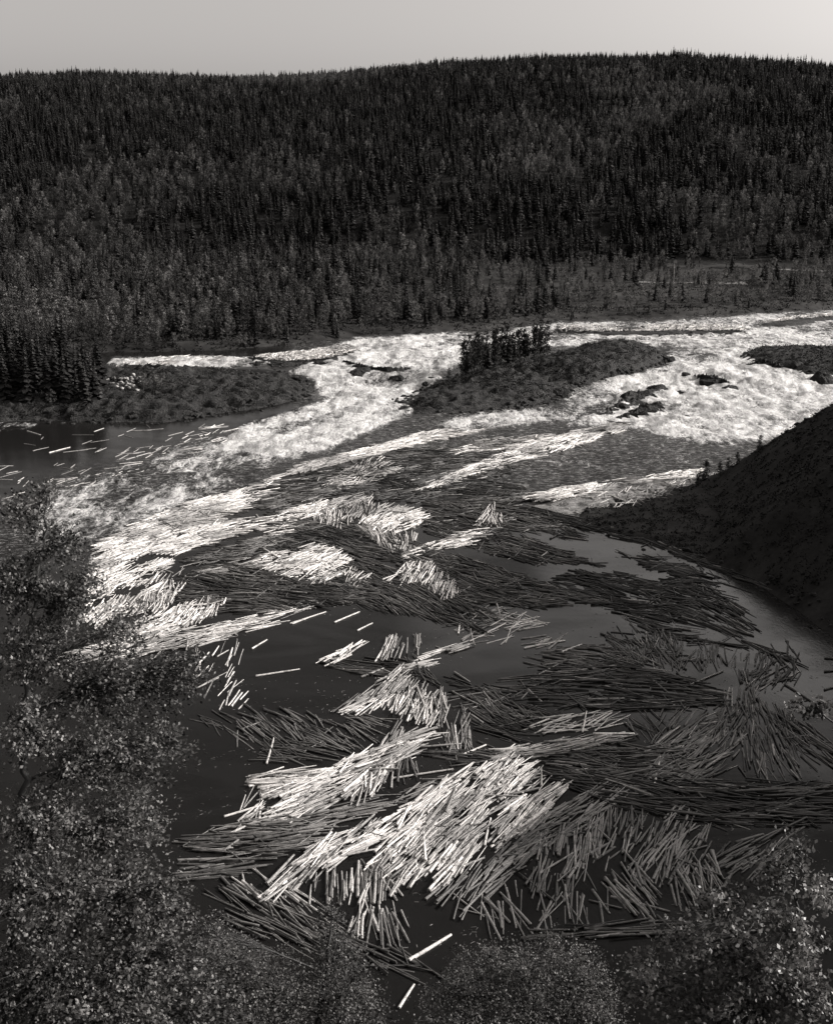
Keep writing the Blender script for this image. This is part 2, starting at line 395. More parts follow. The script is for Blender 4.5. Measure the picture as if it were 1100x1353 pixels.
LEDGES = [([(800,548),(825,535),(850,522),(878,512)], 9, 'ragged dark ledge running through the right hand rapids'),([(812,556),(840,548),(862,540),(872,533)], 7, 'lower dark ledge at the foot of the right hand rapids'),
 ([(915,498),(940,502),(965,508)], 5, 'dark ledge under the upper right hand falls'),([(455,478),(480,488),(520,492),(548,488)], 6, 'dark sill under the left hand falls'),
 ([(700,527),(740,520),(760,510)], 6, 'dark rock rib between island and right hand rapids'),([(985,484),(1010,482),(1035,488)], 5, 'dark rib at lip of the right hand falls')]
for li, (pl, wd, lab) in enumerate(LEDGES):
    px_, py_ = [np.interp(np.linspace(0, len(pl)-1, 40), range(len(pl)), [p[k] for p in pl]) for k in (0, 1)]
    X0, Y0, z0 = on_water(px_, py_); rl = np.random.default_rng(60+li); VV = []; nr_ = 14
    w_ = wd*.28*(.35+.65*np.sin(np.linspace(.15, 3.0, 40)))*(1+.5*rl.normal(size=40)).clip(.4, 1.8)
    hh_ = (.55+.9*rl.random(40))*np.sin(np.linspace(.2, 2.95, 40))
    for i_ in range(40):
        tx = X0[min(i_+1, 39)]-X0[max(i_-1, 0)]; ty = Y0[min(i_+1, 39)]-Y0[max(i_-1, 0)]; q_ = math.hypot(tx, ty); nx_, ny_ = -ty/q_, tx/q_
        for j_ in range(nr_):
            u_ = j_/(nr_-1)*2-1; e_ = 1+.25*rl.normal()
            VV.append((X0[i_]+nx_*u_*w_[i_]*1.6+rl.normal()*.15, Y0[i_]+ny_*u_*w_[i_]*1.6, z0[i_]-.8+(hh_[i_]+1.1)*(1-abs(u_)**2.2)*e_))
    ii = np.arange(39*(nr_-1)); r_i = ii//(nr_-1); c_i = ii % (nr_-1); a_i = r_i*nr_+c_i
    link('rock_ledge', mesh_np('rock_ledge', VV, [np.stack([a_i, a_i+1, a_i+nr_+1, a_i+nr_], 1)], [m_rock], False), label=lab, category='rock ledge')

# ------------------------------------------------------------------ trees: variants
def leafquads(P, size, rs, up=.0, tone=None):
    """rhombus per point, random orientation"""
    n = len(P); a = rs.normal(size=(n, 3)); a /= np.linalg.norm(a, axis=1)[:, None]
    b = rs.normal(size=(n, 3)); b -= (b*a).sum(1)[:, None]*a; b /= np.linalg.norm(b, axis=1)[:, None]
    s = size*rs.uniform(.65, 1.3, n)[:, None] if np.isscalar(size) else np.asarray(size)[:, None]
    V = np.stack([P-a*s*.5, P-b*s*.36+a*s*.06, P+a*s*.5, P+b*s*.36+a*s*.06], 1).reshape(-1, 3)
    i = np.arange(n)*4
    return V, np.stack([i, i+1, i+2, i+3], 1)
def tube(pts, radii, sides=5):
    pts = np.asarray(pts, float); V = []
    for k in range(len(pts)):
        d = pts[min(k+1, len(pts)-1)]-pts[max(k-1, 0)]; d /= np.linalg.norm(d)+1e-9
        a = np.cross(d, (0.3, .9, .2)); a /= np.linalg.norm(a)+1e-9; b = np.cross(d, a)
        for j in range(sides):
            t = 2*math.pi*j/sides; V.append(pts[k]+radii[k]*(a*math.cos(t)+b*math.sin(t)))
    Fq = [(k*sides+j, k*sides+(j+1) % sides, (k+1)*sides+(j+1) % sides, (k+1)*sides+j) for k in range(len(pts)-1) for j in range(sides)]
    return np.array(V), np.array(Fq)
def merge(parts):
    VV, FF, o = [], [], 0
    for v, f in parts: VV.append(v); FF.append(f+o); o += len(v)
    return np.concatenate(VV), np.concatenate(FF)

def spruce(seed, dense=1.0, wid=.16):
    """unit height spruce: (trunk mesh, crown mesh, whole)"""
    r = np.random.default_rng(seed); tv, tf = tube([(0, 0, -.03), (0.004, 0, .5), (0, 0, .97)], [.012, .008, .002], 5)
    P = []; Fc = []; T = []
    nlev = int(20*dense); k = 0
    low = r.uniform(.05, .2)
    for i in range(nlev):
        h = low+(.985-low)*(i/(nlev-1))**.92; rad = wid*(1-h)**.8*(.75+.5*r.random())+.008
        nb = max(3, int(7-3*h))
        a0 = r.random()*6.28
        for j in range(nb):
            if r.random() < .1: continue
            a = a0+6.283*j/nb+r.normal()*.25; L = rad*r.uniform(.65, 1.25); w = L*.38+.006
            c, s = math.cos(a), math.sin(a); dr = L*r.uniform(.35, .7)
            root = np.array([0, 0, h+.015]); mid = np.array([c*L*.55, s*L*.55, h-dr*.3]); tip = np.array([c*L, s*L, h-dr])
            side = np.array([-s, c, 0])*w
            P += [root, mid-side-[0, 0, w*.5], tip, mid+side-[0, 0, w*.5], mid-[0, 0, w*1.4]]
            Fc += [(k, k+1, k+4), (k+1, k+2, k+4), (k, k+4, k+3), (k+4, k+2, k+3), (k, k+1, k+3), (k+1, k+2, k+3)]
            T += [float(np.clip(r.normal(.45, .28), 0, 1))]*5; k += 5
    P = np.array(P); Fc = np.array(Fc)
    crown = mesh_np('crown', P, [Fc], [m_needle], False, {'tone': T})
    trunk = mesh_np('trunk', tv, [tf], [m_bark], True, {'tone': np.full(len(tv), .3)})
    W = np.concatenate([P, tv])
    whole = mesh_np('spruce', W, [Fc, tf+len(P)], [m_needle, m_bark], False, {'tone': np.concatenate([T, np.full(len(tv), .3)])}, [0]*len(Fc)+[1]*len(tf))
    return trunk, crown, whole
def birchfar(seed, n=150, slim=.2, mat=None, dense=1.0):
    r = np.random.default_rng(seed)
    tv, tf = tube([(0, 0, -.03), (.01, .005, .3), (-.008, 0, .6), (0.01, 0, .9)], [.013, .01, .006, .002], 5)
    limbs = [(tv, tf)]; P = []
    for i in range(9):
        h = r.uniform(.2, .7); a = r.random()*6.28; L = slim*r.uniform(.5, .9)
        limbs.append(tube([(0, 0, h), (L*.5*math.cos(a), L*.5*math.sin(a), h+.07), (L*math.cos(a), L*math.sin(a), h+.16)], [.006, .004, .001], 3))
    tv, tf = merge(limbs)
    cl = []
    for i in range(int(26*dense)):
        h = r.uniform(.16, .97); env = slim*math.sin(min(1, (1.02-h)*1.25)*1.57)**.8*(.5+.5*min(1, h*3)); a = r.random()*6.28; q = env*math.sqrt(r.uniform(.1, 1))
        cl.append((q*math.cos(a), q*math.sin(a), h))
    cl = np.array(cl); idx = r.integers(0, len(cl), n); P = cl[idx]+r.normal(size=(n, 3))*[.035, .035, .035]
    ct = np.clip(r.normal(.5, .22, len(cl)), 0, 1)
    V, Fq = leafquads(P, .055, r)
    T = np.repeat(np.clip(ct[idx]+r.normal(size=n)*.1, 0, 1), 4)
    crown = mesh_np('crown', V, [Fq], [mat or m_birchfar], False, {'tone': T})
    trunk = mesh_np('trunk', tv, [tf], [m_birchbark], True)
    whole = mesh_np('birch', np.concatenate([V, tv]), [Fq, tf+len(V)], [mat or m_birchfar, m_birchbark], False, {'tone': np.concatenate([T, np.full(len(tv), .3)])}, [0]*len(Fq)+[1]*len(tf))
    return trunk, crown, whole
SPR = [spruce(100+i, 1.0, w) for i, w in enumerate((.15, .19, .22, .17))]
BIR = [birchfar(200+i, n, s) for i, (n, s) in enumerate(((330, .2), (380, .26), (300, .18), (380, .3)))]

SRC = {}          # first whole-mesh tree of each variant is the source of the far wood's instances
PIN = [birchfar(300+i, 420, s_, m_needle, 1.3) for i, s_ in enumerate((.10, .12, .14, .11))]
def put_tree(kind, var, x, y, z, h, rot, label, group, parts=True, name=None, wide=1.0, mat=None):
    tr, cr, wh = {'spruce': SPR, 'birch': BIR, 'pine': PIN}[kind][var]
    nm = name or (kind+'_tree')
    if parts:
        root = bpy.data.objects.new(nm, None); C.objects.link(root); root.empty_display_size = .5
        a = link('trunk', tr, root); b = link('crown', cr, root)
    else:
        root = link(nm, wh)
    root.location = (x, y, z); root.scale = (h*wide, h*wide, h); root.rotation_euler = (0, 0, rot)
    root['label'] = label; root['category'] = 'tree'; root['group'] = group
    return root

# scatter: terrace + hill
def scatter(n, y0, y1, halfw, seed):
    r = np.random.default_rng(seed); Y = np.sqrt(r.uniform(y0**2, y1**2, n)); X = r.uniform(-1, 1, n)*halfw*Y
    return X, Y, r
X, Y, r_ = scatter(36000, 505, 2080, .40, 5)
d = Y-far_shore(X)
z = far_z(X, Y)
px, py, dp = project(X, Y, z)
clump = fbm(X*.012, Y*.008, 3)
dens = np.where(Y > 980, .95, .26+.6*ss(-.25, .3, clump))
dens = np.where((Y < 980) & (px < 640), np.maximum(dens, .5+.5*ss(560, 350, px)), dens); dens = np.where((Y < 980), dens*1.15, dens)
dens = np.where(d < 10, np.where(d > 2, .6+.4*ss(600, 400, px), 0), dens)
# clearings for track and fields
for (a0, a1, b0, b1) in ((835, 990, 360, 370), (1015, 1100, 348, 357), (880, 1020, 344, 353), (740, 1000, 383, 391)):
    dens = np.where((px > a0) & (px < a1) & (py > b0) & (py < b1), .08, dens)
keep = r_.random(len(X)) < dens
X, Y, z, px, py, dp, d, clump = [a[keep] for a in (X, Y, z, px, py, dp, d, clump)]
n_ = len(X)
pb = .10+.3*ss(600, 800, px)*(Y < 980)+.6*ss(.02, .3, fbm(X*.007+9, Y*.005, 3)) + np.where(Y < 960, .38, 0) + .2*ss(1500, 1900, Y)*ss(300, -300, X)
isb = r_.random(n_) < pb
hgt = np.where(isb, r_.normal(12, 2.6, n_), r_.normal(14.5, 3.8, n_)); hgt = np.clip(hgt, 5, 25)
hgt = np.where(d < 14, hgt*.55, hgt)*np.where(Y < 960, .92, 1.0)
hgt = hgt*(1-.3*ss(1650, 1950, Y))
hgt = hgt*np.where((Y > 1820) & (px > 880), r_.uniform(.6, 1.45, n_), 1); hgt = hgt*np.where((Y < 960) & (px > 480), .85, 1)
var = r_.integers(0, 4, n_); rot = r_.uniform(0, 6.28, n_)
inview = (px > -10) & (px < 1110) & (Y < 960) & (d > 0)
size = hgt/dp*np.where(inview, 1, 0)
def zone(p):
    for lim, t in ((160, 'at the far left'), (330, 'above the wooded spit'), (480, 'above the left hand rapids'), (620, 'left of the island'), (740, 'behind the island'), (860, 'behind the log bar'), (980, 'by the pale track'), (9999, 'at the far right')):
        if p < lim: return t
chosen = np.zeros(n_, bool)
for flag, kind in ((False, 'spruce'), (True, 'birch')):
    sc_ = np.where(isb == flag, size, 0); order = np.argsort(-sc_)[:(215 if kind == 'spruce' else 235)]
    order = [i for i in order if sc_[i] > 0]; chosen[order] = True
    for q, i in enumerate(order):
        tall = 'tall' if hgt[i] > (17 if kind == 'spruce' else 12) else ('short' if hgt[i] < (11 if kind == 'spruce' else 8) else 'medium')
        row = 'at the far shore' if d[i] < 30 else ('on terrace front' if d[i] < 120 else 'on terrace back')
        look = 'dark spruce' if kind == 'spruce' else 'pale birch'
        parts = q < 120
        o = put_tree(kind, int(var[i]), X[i], Y[i], z[i]-.2, hgt[i], rot[i], f'{tall} {look} {row} {zone(px[i])}',
                     ('spruces' if kind == 'spruce' else 'birches')+' on the far terrace', parts)
        if not parts and (kind, int(var[i])) not in SRC: SRC[(kind, int(var[i]))] = o
# the rest: ONE object of stuff, geometry nodes on points
rest = ~chosen
me = bpy.data.meshes.new('forest'); me.vertices.add(int(rest.sum()))
me.vertices.foreach_set('co', np.stack([X[rest], Y[rest], z[rest]-.2], 1).astype(np.float32).ravel())
kidx = (isb*4+var)[rest].astype(np.int32)
a = me.attributes.new('variant', 'INT', 'POINT'); a.data.foreach_set('value', kidx)
a = me.attributes.new('size', 'FLOAT', 'POINT'); a.data.foreach_set('value', hgt[rest].astype(np.float32))
a = me.attributes.new('turn', 'FLOAT', 'POINT'); a.data.foreach_set('value', rot[rest].astype(np.float32))
fo_ = link('forest', me, kind='stuff', label='dense dark wood of spruce and birch covering the far hillside', category='forest')
ng = bpy.data.node_groups.new('forest', 'GeometryNodeTree')
ng.interface.new_socket('Geometry', in_out='INPUT', socket_type='NodeSocketGeometry'); ng.interface.new_socket('Geometry', in_out='OUTPUT', socket_type='NodeSocketGeometry')
gi = ng.nodes.new('NodeGroupInput'); go = ng.nodes.new('NodeGroupOutput'); jn = ng.nodes.new('GeometryNodeJoinGeometry')
def named(nm, t):
    nd = ng.nodes.new('GeometryNodeInputNamedAttribute'); nd.data_type = t; nd.inputs[0].default_value = nm; return nd.outputs[0]
va, sz, tu = named('variant', 'INT'), named('size', 'FLOAT'), named('turn', 'FLOAT')
cx = ng.nodes.new('ShaderNodeCombineXYZ'); ng.links.new(tu, cx.inputs[2])
for k in range(8):
    src = SRC.get(('birch' if k >= 4 else 'spruce', k % 4))
    if src is None: continue
    oi = ng.nodes.new('GeometryNodeObjectInfo'); oi.inputs[0].default_value = src; oi.transform_space = 'ORIGINAL'; oi.inputs['As Instance'].default_value = True
    cmp_ = ng.nodes.new('FunctionNodeCompare'); cmp_.data_type = 'INT'; cmp_.operation = 'EQUAL'; ng.links.new(va, cmp_.inputs[2]); cmp_.inputs[3].default_value = k
    ip = ng.nodes.new('GeometryNodeInstanceOnPoints'); ng.links.new(gi.outputs[0], ip.inputs[0]); ng.links.new(cmp_.outputs[0], ip.inputs['Selection'])
    ng.links.new(oi.outputs['Geometry'], ip.inputs['Instance']); ng.links.new(cx.outputs[0], ip.inputs['Rotation']); ng.links.new(sz, ip.inputs['Scale'])
    ng.links.new(ip.outputs[0], jn.inputs[0])
ng.links.new(jn.outputs[0], go.inputs[0])
md = fo_.modifiers.new('forest', 'NODES'); md.node_group = ng

# low scrub and heather covering banks and islands: uncountable ground cover
def scrub(name, label, px0, px1, py0, py1, n, zf, test, size, water=True):
    r = np.random.default_rng(n); nc = n//9
    x = r.uniform(px0, px1, nc); y = r.uniform(py0, py1, nc)
    X0, Y0, _z = on_water(x, y); k = test(X0, Y0); X0, Y0 = X0[k], Y0[k]
    tone = np.clip(.4+.9*fbm(X0*.12, Y0*.12, 3)+r.normal(0, .15, len(X0)), 0, 1)
    Xc = np.repeat(X0, 9)+r.normal(0, size*1.1, len(X0)*9); Yc = np.repeat(Y0, 9)+r.normal(0, size*1.1, len(X0)*9)
    Zc = zf(Xc, Yc)+np.abs(r.normal(0, size*.55, len(Xc)))
    V, Fq = leafquads(np.stack([Xc, Yc, Zc], 1), size, r)
    link(name, mesh_np(name, V, [Fq], [m_scrub], False, {'tone': np.repeat(np.repeat(tone, 9), 4)}), kind='stuff', label=label, category='scrub')
inside = lambda wp, m: (lambda X, Y: sdist(X, Y, wp) > m)
scrub('island_scrub', 'low dark scrub covering the rocky island in mid river', 530, 885, 455, 548, 42000, Z_M, lambda X, Y: (sdist(X, Y, WP_M) > 2.5) & ((fbm(X*.06+4, Y*.06, 3) > -.02) | (project(X, Y, 6+0*X)[0] > 760)), .5)
scrub('spit_scrub', 'low heather and scrub between bare rock on the wooded spit', -20, 420, 485, 560, 42000, Z_L, lambda X, Y: (sdist(X, Y, WP_L) > 2.5) & (fbm(X*.07, Y*.07, 3) > .12), .5)
scrub('shelf_scrub', 'low scrub on the rock shelf at right', 970, 1120, 455, 500, 9000, Z_R, inside(WP_R, 2), .55)
scrub('shore_scrub', 'low willow scrub along the far shore', -20, 1120, 375, 470, 80000, far_z, lambda X, Y: (Y-far_shore(X) > 1.5) & (Y-far_shore(X) < 150), .9)
# driftwood and boulders along water edges, joined
def rubble(name, label, wp, zf, n, smin, smax, mat, band, seed):
    r = np.random.default_rng(seed); wpa = np.array(wp+[wp[0]]); sg = np.hypot(*np.diff(wpa, axis=0).T); cs = np.concatenate([[0], np.cumsum(sg)])
    t = r.uniform(0, cs[-1], n); Xr = np.interp(t, cs, wpa[:, 0])+r.normal(0, band, n); Yr = np.interp(t, cs, wpa[:, 1])+r.normal(0, band, n)
    Zr = np.maximum(zf(Xr, Yr), water_z(Xr, Yr)-.2); VV = []; FF = []; o_ = 0
    base_ = [(np.array([v.co[:] for v in m.vertices]), np.array([p.vertices[:] for p in m.polygons])) for m in RMS]
    for i_ in range(n):
        v, f_ = base_[i_ % len(base_)]; a_ = r.uniform(0, 6.28); sc_ = r.uniform(smin, smax)*np.array([r.uniform(.8, 1.8), r.uniform(.7, 1.1), r.uniform(.4, .9)])
        w_ = v*sc_; c_, s_ = math.cos(a_), math.sin(a_); VV.append(np.stack([w_[:, 0]*c_-w_[:, 1]*s_+Xr[i_], w_[:, 0]*s_+w_[:, 1]*c_+Yr[i_], w_[:, 2]+Zr[i_]], 1)); FF.append(f_+o_); o_ += len(v)
    link(name, mesh_np(name, np.concatenate(VV), [np.concatenate(FF)], [mat], False), kind='stuff', label=label, category='rubble')
BANKSH = [(72,195),(66,228),(53,252),(37,271),(40,288),(60,303),(76,315),(95,300),(85,260),(84,220),(84,195)]
RMS = [rock_mesh(s_, 5) for s_ in (21, 22, 23)]
rubble('shore_boulders', 'dark wet boulders along the edge of the rocky island', WP_M, Z_M, 420, .4, 1.3, m_rock, 1.6, 1)
rubble('shore_boulders', 'dark boulders and stones along the edge of the wooded spit', WP_L, Z_L, 500, .4, 1.2, m_rock, 2.2, 2)
rubble('shore_boulders', 'dark boulders along the rock shelf at right', WP_R, Z_R, 160, .5, 1.3, m_rock, 1.6, 3)
rubble('shore_boulders', 'stones and boulders heaped along the log bar', WP_B, Z_B, 260, .4, 1.1, m_rock, 1.3, 4)
rubble('shore_boulders', 'stones heaped along the stone bar at left', WP_B2, Z_B2, 150, .4, 1.1, m_rock, 1.3, 5)
rubble('bank_boulders', 'boulders half buried along the foot of the dark bank', BANKSH, bank_z, 420, .2, .8, m_rock, 2.5, 8)
rubble('beach_stones', 'scattered stones on the gravel spit', WP_S, Z_S, 450, .15, .45, m_stone, 4.5, 6)

# wooded spit trees (left) and the island grove
def shore_tree(kind, px_, py_, h, zf, label, group, wide=1.0, var=None):
    X0, Y0, z0 = [float(v) for v in on_water(px_, py_)]
    zz = float(zf(np.array([X0]), np.array([Y0]))[0])
    put_tree(kind, random.randrange(4) if var is None else var, X0, Y0, zz-.2, h, random.uniform(0, 6), label, group, True, wide=wide)
rs = random.Random(3)
for i in range(85):
    px_ = rs.uniform(-30, 135); py_ = rs.uniform(496, 546)-(4 if px_ < 30 else 0)
    shore_tree('spruce', px_, py_, rs.uniform(15, 24)*(1 if px_ < 95 else .7), Z_L,
        f"{'slender' if i % 2 else 'dense'} dark spruce {'near front' if py_ > 525 else 'at back'} of the spit wood's {'left' if px_ < 55 else 'right'} half", 'spruces on the wooded spit')
for i, (px_, py_, h, k) in enumerate([(205,532,8,'birch'),(190,528,7,'birch'),(216,528,6,'birch'),(330,508,3,'birch'),(118,540,6,'spruce'),(70,548,6,'birch'),(152,520,5,'spruce')]):
    shore_tree(k, px_, py_, h, Z_L, ['bushy dark birch in the middle of the wooded spit','smaller birch left of the middle bush on the spit','small birch right of the middle bush on the spit','low shrub on bare rock of the spit','low spruce at right end of the spit wood','low birch at near water edge of the spit','low spruce behind pale stones on the spit'][i], 'low trees on the spit', wide=1.3)
for i in range(40):
    px_ = 611+i*2.8+rs.uniform(-3, 3); py_ = 498-(px_-612)*.17+rs.uniform(-4, 3)
    k = 'spruce' if rs.random() < .2 else 'pine'
    pl = ('at left end', 'left of the middle', 'in the middle', 'right of the middle', 'at right end')[min(4, i//8)]
    shore_tree(k, px_, py_, rs.uniform(10, 16), Z_M, f"{'dark spruce' if k=='spruce' else 'thin stemmed tree'} {pl} of the island grove", 'grove on the rocky island', wide=.85)
for i, (px_, py_, h) in enumerate([(593,502,4.5),(688,500,5),(715,498,5),(735,494,4.5),(650,512,2.6),(756,490,3),(780,482,2.6),(700,512,3),(725,512,3)]):
    shore_tree('pine', px_, py_, h, Z_M, ['tiny lone sapling left of the island grove','low bush below the right end of grove','low bush right of the grove','low bush where the island begins to rise','low scrub on the near side of the island','small bush on the flank of island hump','small bush nearer the top of island hump','dark scrub at the foot of the hump','scrub right of the foot of the hump'][i], 'bushes on the rocky island', wide=1.6)
for i, (px_, py_, h, w) in enumerate([(1062,470,2.2,1.8),(1045,482,2.6,2),(1010,466,1.6,2)]):
    shore_tree('pine', px_, py_, h, Z_R, ['dark bush at the top of right rock shelf','dark bush beside boulder on right rock shelf','low bush at left of right rock shelf'][i], 'bushes on the rock shelf', wide=w)
# utility pole on the far terrace
X0, Y0 = at(889, 372, 14); Y0 = float(Y0); X0 = float(X0); z0 = float(far_z(np.array([X0]), np.array([Y0]))[0])
pv, pf = tube([(0, 0, -.5), (0, 0, 17)], [.3, .22], 6)
mpole = ground_mat('weathered_pole', .12, .2, 3)
po = link('utility_pole', None, None, (X0, Y0, z0), label='thin pale pole standing above the birches by the track', category='pole')
link('post', mesh_np('post', pv, [pf], [mpole]), po)
av, af = tube([(-1.1, 0, 15.8), (1.1, 0, 15.8)], [.12, .12], 4); link('crossarm', mesh_np('crossarm', av, [af], [mpole]), po)

# ------------------------------------------------------------------ logs
# polygon px | direction controls (x, y, image angle deg) | coverage | tone (0..1 albedo, raft's sun and shade painted in) | where | jitter deg
L = []
def raft(where, poly, dirs, cov, tone, jit=6, land=False, fixed=None): L.append((where, poly, dirs, cov, tone, jit, land, fixed))
B = .62; Mi = .21; D = .10; K = .05  # raft tones: sunlit brightness and hillside shadow painted into the log colour
raft('in the biggest sunlit raft', [(488,1150),(520,1080),(580,1035),(640,1012),(672,984),(690,1000),(735,1035),(752,1040),(712,1085),(650,1125),(570,1178),(520,1165)], [(520,1150,47),(600,1070,38),(700,1060,38),(690,1005,42),(560,1150,50)], 1.75, B, 6)
raft('in the pale tongue left of the big raft', [(350,1190),(365,1155),(420,1115),(500,1085),(560,1052),(600,1040),(540,1085),(470,1130),(390,1170),(356,1192)], [(380,1165,42),(480,1110,30),(570,1055,28)], 1.75, B, 5)
raft('in the grey streak toward the left bank', [(235,1165),(240,1110),(300,1090),(420,1075),(520,1045),(640,1012),(620,1030),(520,1060),(420,1110),(300,1160)], [(260,1120,4),(300,1150,6),(420,1085,9),(560,1035,16)], 1.0, Mi, 4)
raft('in the upper sunlit raft', [(345,1040),(420,1022),(500,988),(560,962),(588,964),(555,990),(500,1030),(440,1062),(380,1085),(355,1080)], [(370,1040,12),(400,1070,28),(500,1005,29),(570,972,24)], 1.75, B, 6)
raft('at left end of the upper sunlit raft', [(330,1045),(330,1022),(430,1016),(440,1030),(370,1048)], [(360,1035,4),(400,1028,8)], 1.2, B, 4)
raft('in the small fan below the upper raft', [(455,1058),(500,1005),(535,1000),(525,1020),(475,1062)], [(480,1045,60),(520,1010,55)], 1.2, B, 8)
raft('in the fan of logs under the raft tip', [(522,1030),(535,998),(575,1030),(560,1034)], [(528,1015,75),(545,1015,-70),(562,1020,-45)], 1.0, Mi, 8)
raft('standing up from the upper raft', [(500,985),(520,955),(540,960),(525,985)], [(520,970,58)], 1.2, B, 6)
raft('in the raft in the middle of the pool', [(437,940),(470,922),(530,880),(545,900),(500,935),(470,942)], [(450,932,28),(520,900,42)], 1.3, B, 5)
raft('in the fringe of the middle raft', [(500,925),(530,900),(590,918),(600,950),(570,960),(520,940)], [(520,915,50),(560,935,68),(590,930,80)], 1.6, B, 8)
raft('hanging below the middle raft', [(560,950),(610,930),(625,985),(600,1000),(585,965)], [(575,945,82),(605,945,72),(605,980,68),(618,985,-60)], .9, Mi, 10)
raft('in the small pale bundle', [(420,876),(465,850),(482,850),(450,876)], [(450,862,30)], 1.1, B, 4)
raft('in the short comb of logs', [(497,872),(512,845),(556,843),(552,868)], [(515,858,60),(545,855,80)], 1.5, .5, 6)
raft('in the pale bar pointing right', [(545,885),(560,865),(608,853),(612,858),(575,882)], [(580,868,17)], 1.7, B, 3)
raft('crossing below the pale bar', [(535,872),(560,868),(580,905),(560,905)], [(558,888,-52)], 1.0, D, 8)
raft('in the thin dark streak', [(425,878),(560,870),(570,900),(480,893)], [(500,885,-6)], .6, D, 4)
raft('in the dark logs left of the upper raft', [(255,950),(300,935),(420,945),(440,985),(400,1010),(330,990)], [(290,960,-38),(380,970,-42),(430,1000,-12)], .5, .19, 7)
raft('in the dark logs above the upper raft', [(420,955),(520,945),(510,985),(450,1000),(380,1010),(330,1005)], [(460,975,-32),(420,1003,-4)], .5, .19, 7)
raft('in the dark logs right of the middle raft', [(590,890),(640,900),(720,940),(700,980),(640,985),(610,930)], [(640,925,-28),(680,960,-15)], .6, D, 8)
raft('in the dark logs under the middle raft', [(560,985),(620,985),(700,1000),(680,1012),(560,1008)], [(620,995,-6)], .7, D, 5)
raft('upright below the pale tongue', [(395,1200),(402,1165),(500,1135),(545,1148),(510,1185),(470,1195),(430,1190)], [(410,1180,78),(460,1165,88),(500,1165,78)], .9, .4, 7)
raft('in the fan of logs near the bottom', [(455,1240),(475,1195),(510,1190),(548,1230),(530,1255)], [(475,1220,72),(505,1220,-72),(535,1225,-58)], .8, .4, 7)
raft('among grey logs at bottom left', [(262,1190),(300,1165),(380,1195),(470,1245),(500,1262),(430,1268),(330,1235)], [(300,1190,-34),(400,1225,-30),(340,1225,-20)], .8, .17, 6)
raft('in the grey logs beside the bottom leaves', [(265,1155),(330,1150),(420,1190),(470,1240),(400,1210)], [(330,1175,-50),(420,1205,-40)], .4, .4, 8)
raft('in the low grey logs at the bottom', [(455,1240),(540,1255),(580,1285),(540,1300),(470,1275)], [(500,1262,-28)], .6, .16, 7)
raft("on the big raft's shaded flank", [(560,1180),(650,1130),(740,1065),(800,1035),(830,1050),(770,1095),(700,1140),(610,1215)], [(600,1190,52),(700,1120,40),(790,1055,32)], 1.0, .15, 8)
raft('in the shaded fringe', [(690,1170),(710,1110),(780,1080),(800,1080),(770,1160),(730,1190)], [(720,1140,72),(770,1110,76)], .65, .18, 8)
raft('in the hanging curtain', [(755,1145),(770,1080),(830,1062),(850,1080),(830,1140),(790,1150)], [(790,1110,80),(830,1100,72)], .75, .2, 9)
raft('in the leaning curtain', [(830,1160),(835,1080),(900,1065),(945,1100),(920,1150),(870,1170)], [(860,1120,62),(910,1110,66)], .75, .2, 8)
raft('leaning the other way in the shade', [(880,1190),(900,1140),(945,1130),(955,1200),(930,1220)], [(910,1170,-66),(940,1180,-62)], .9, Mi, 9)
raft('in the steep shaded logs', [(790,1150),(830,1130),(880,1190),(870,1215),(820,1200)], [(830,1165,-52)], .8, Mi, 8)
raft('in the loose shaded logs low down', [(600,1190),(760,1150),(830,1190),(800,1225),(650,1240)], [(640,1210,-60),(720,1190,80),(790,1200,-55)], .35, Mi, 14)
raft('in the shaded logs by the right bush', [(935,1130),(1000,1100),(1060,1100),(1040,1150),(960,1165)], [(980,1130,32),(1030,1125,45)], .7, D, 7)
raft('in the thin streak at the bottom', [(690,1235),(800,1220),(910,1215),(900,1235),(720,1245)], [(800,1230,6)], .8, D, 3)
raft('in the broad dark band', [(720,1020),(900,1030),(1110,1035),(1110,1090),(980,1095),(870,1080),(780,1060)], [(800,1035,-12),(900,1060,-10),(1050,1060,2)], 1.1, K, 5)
raft('in the pale streak right of the big raft', [(648,1000),(690,985),(830,970),(836,978),(720,1000)], [(700,992,8),(800,978,9)], 1.75, B, 4)
raft('in the dark logs below the pale streak', [(700,1002),(830,985),(910,985),(920,1030),(780,1030)], [(760,1010,-10),(880,1005,4)], 1.1, D, 6)
raft('in the loose pale logs above the streak', [(695,965),(720,948),(810,940),(840,955),(760,968)], [(720,955,10),(800,950,22)], .6, .5, 8)
raft('in the big dark fan at right', [(850,1028),(880,985),(950,935),(985,925),(985,980),(960,1020),(900,1035)], [(880,1005,24),(930,980,36),(965,970,58)], .95, .13, 8)
raft('in the right half of the big dark fan', [(975,925),(1010,925),(1090,970),(1110,1020),(1040,1035),(980,1025)], [(985,990,85),(1010,990,-72),(1050,985,-48),(1090,1000,-32)], .85, .11, 8)
raft('in the short upright logs above the fan', [(955,920),(960,915),(1000,910),(995,940),(960,950)], [(970,930,85)], 1.1, D, 8)
raft('in the dark tent of logs', [(825,965),(835,935),(890,930),(950,950),(930,985),(870,985)], [(845,955,-48),(900,960,45),(930,965,40)], .6, D, 8)
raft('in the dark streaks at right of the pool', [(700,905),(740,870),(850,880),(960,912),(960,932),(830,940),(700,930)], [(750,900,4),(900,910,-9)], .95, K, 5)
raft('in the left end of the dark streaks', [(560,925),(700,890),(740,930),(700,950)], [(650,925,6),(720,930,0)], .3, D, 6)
raft('in the grey logs between the streaks', [(700,862),(800,850),(880,878),(760,885),(690,880)], [(760,868,-2),(840,872,-16)], .5, .13, 6)
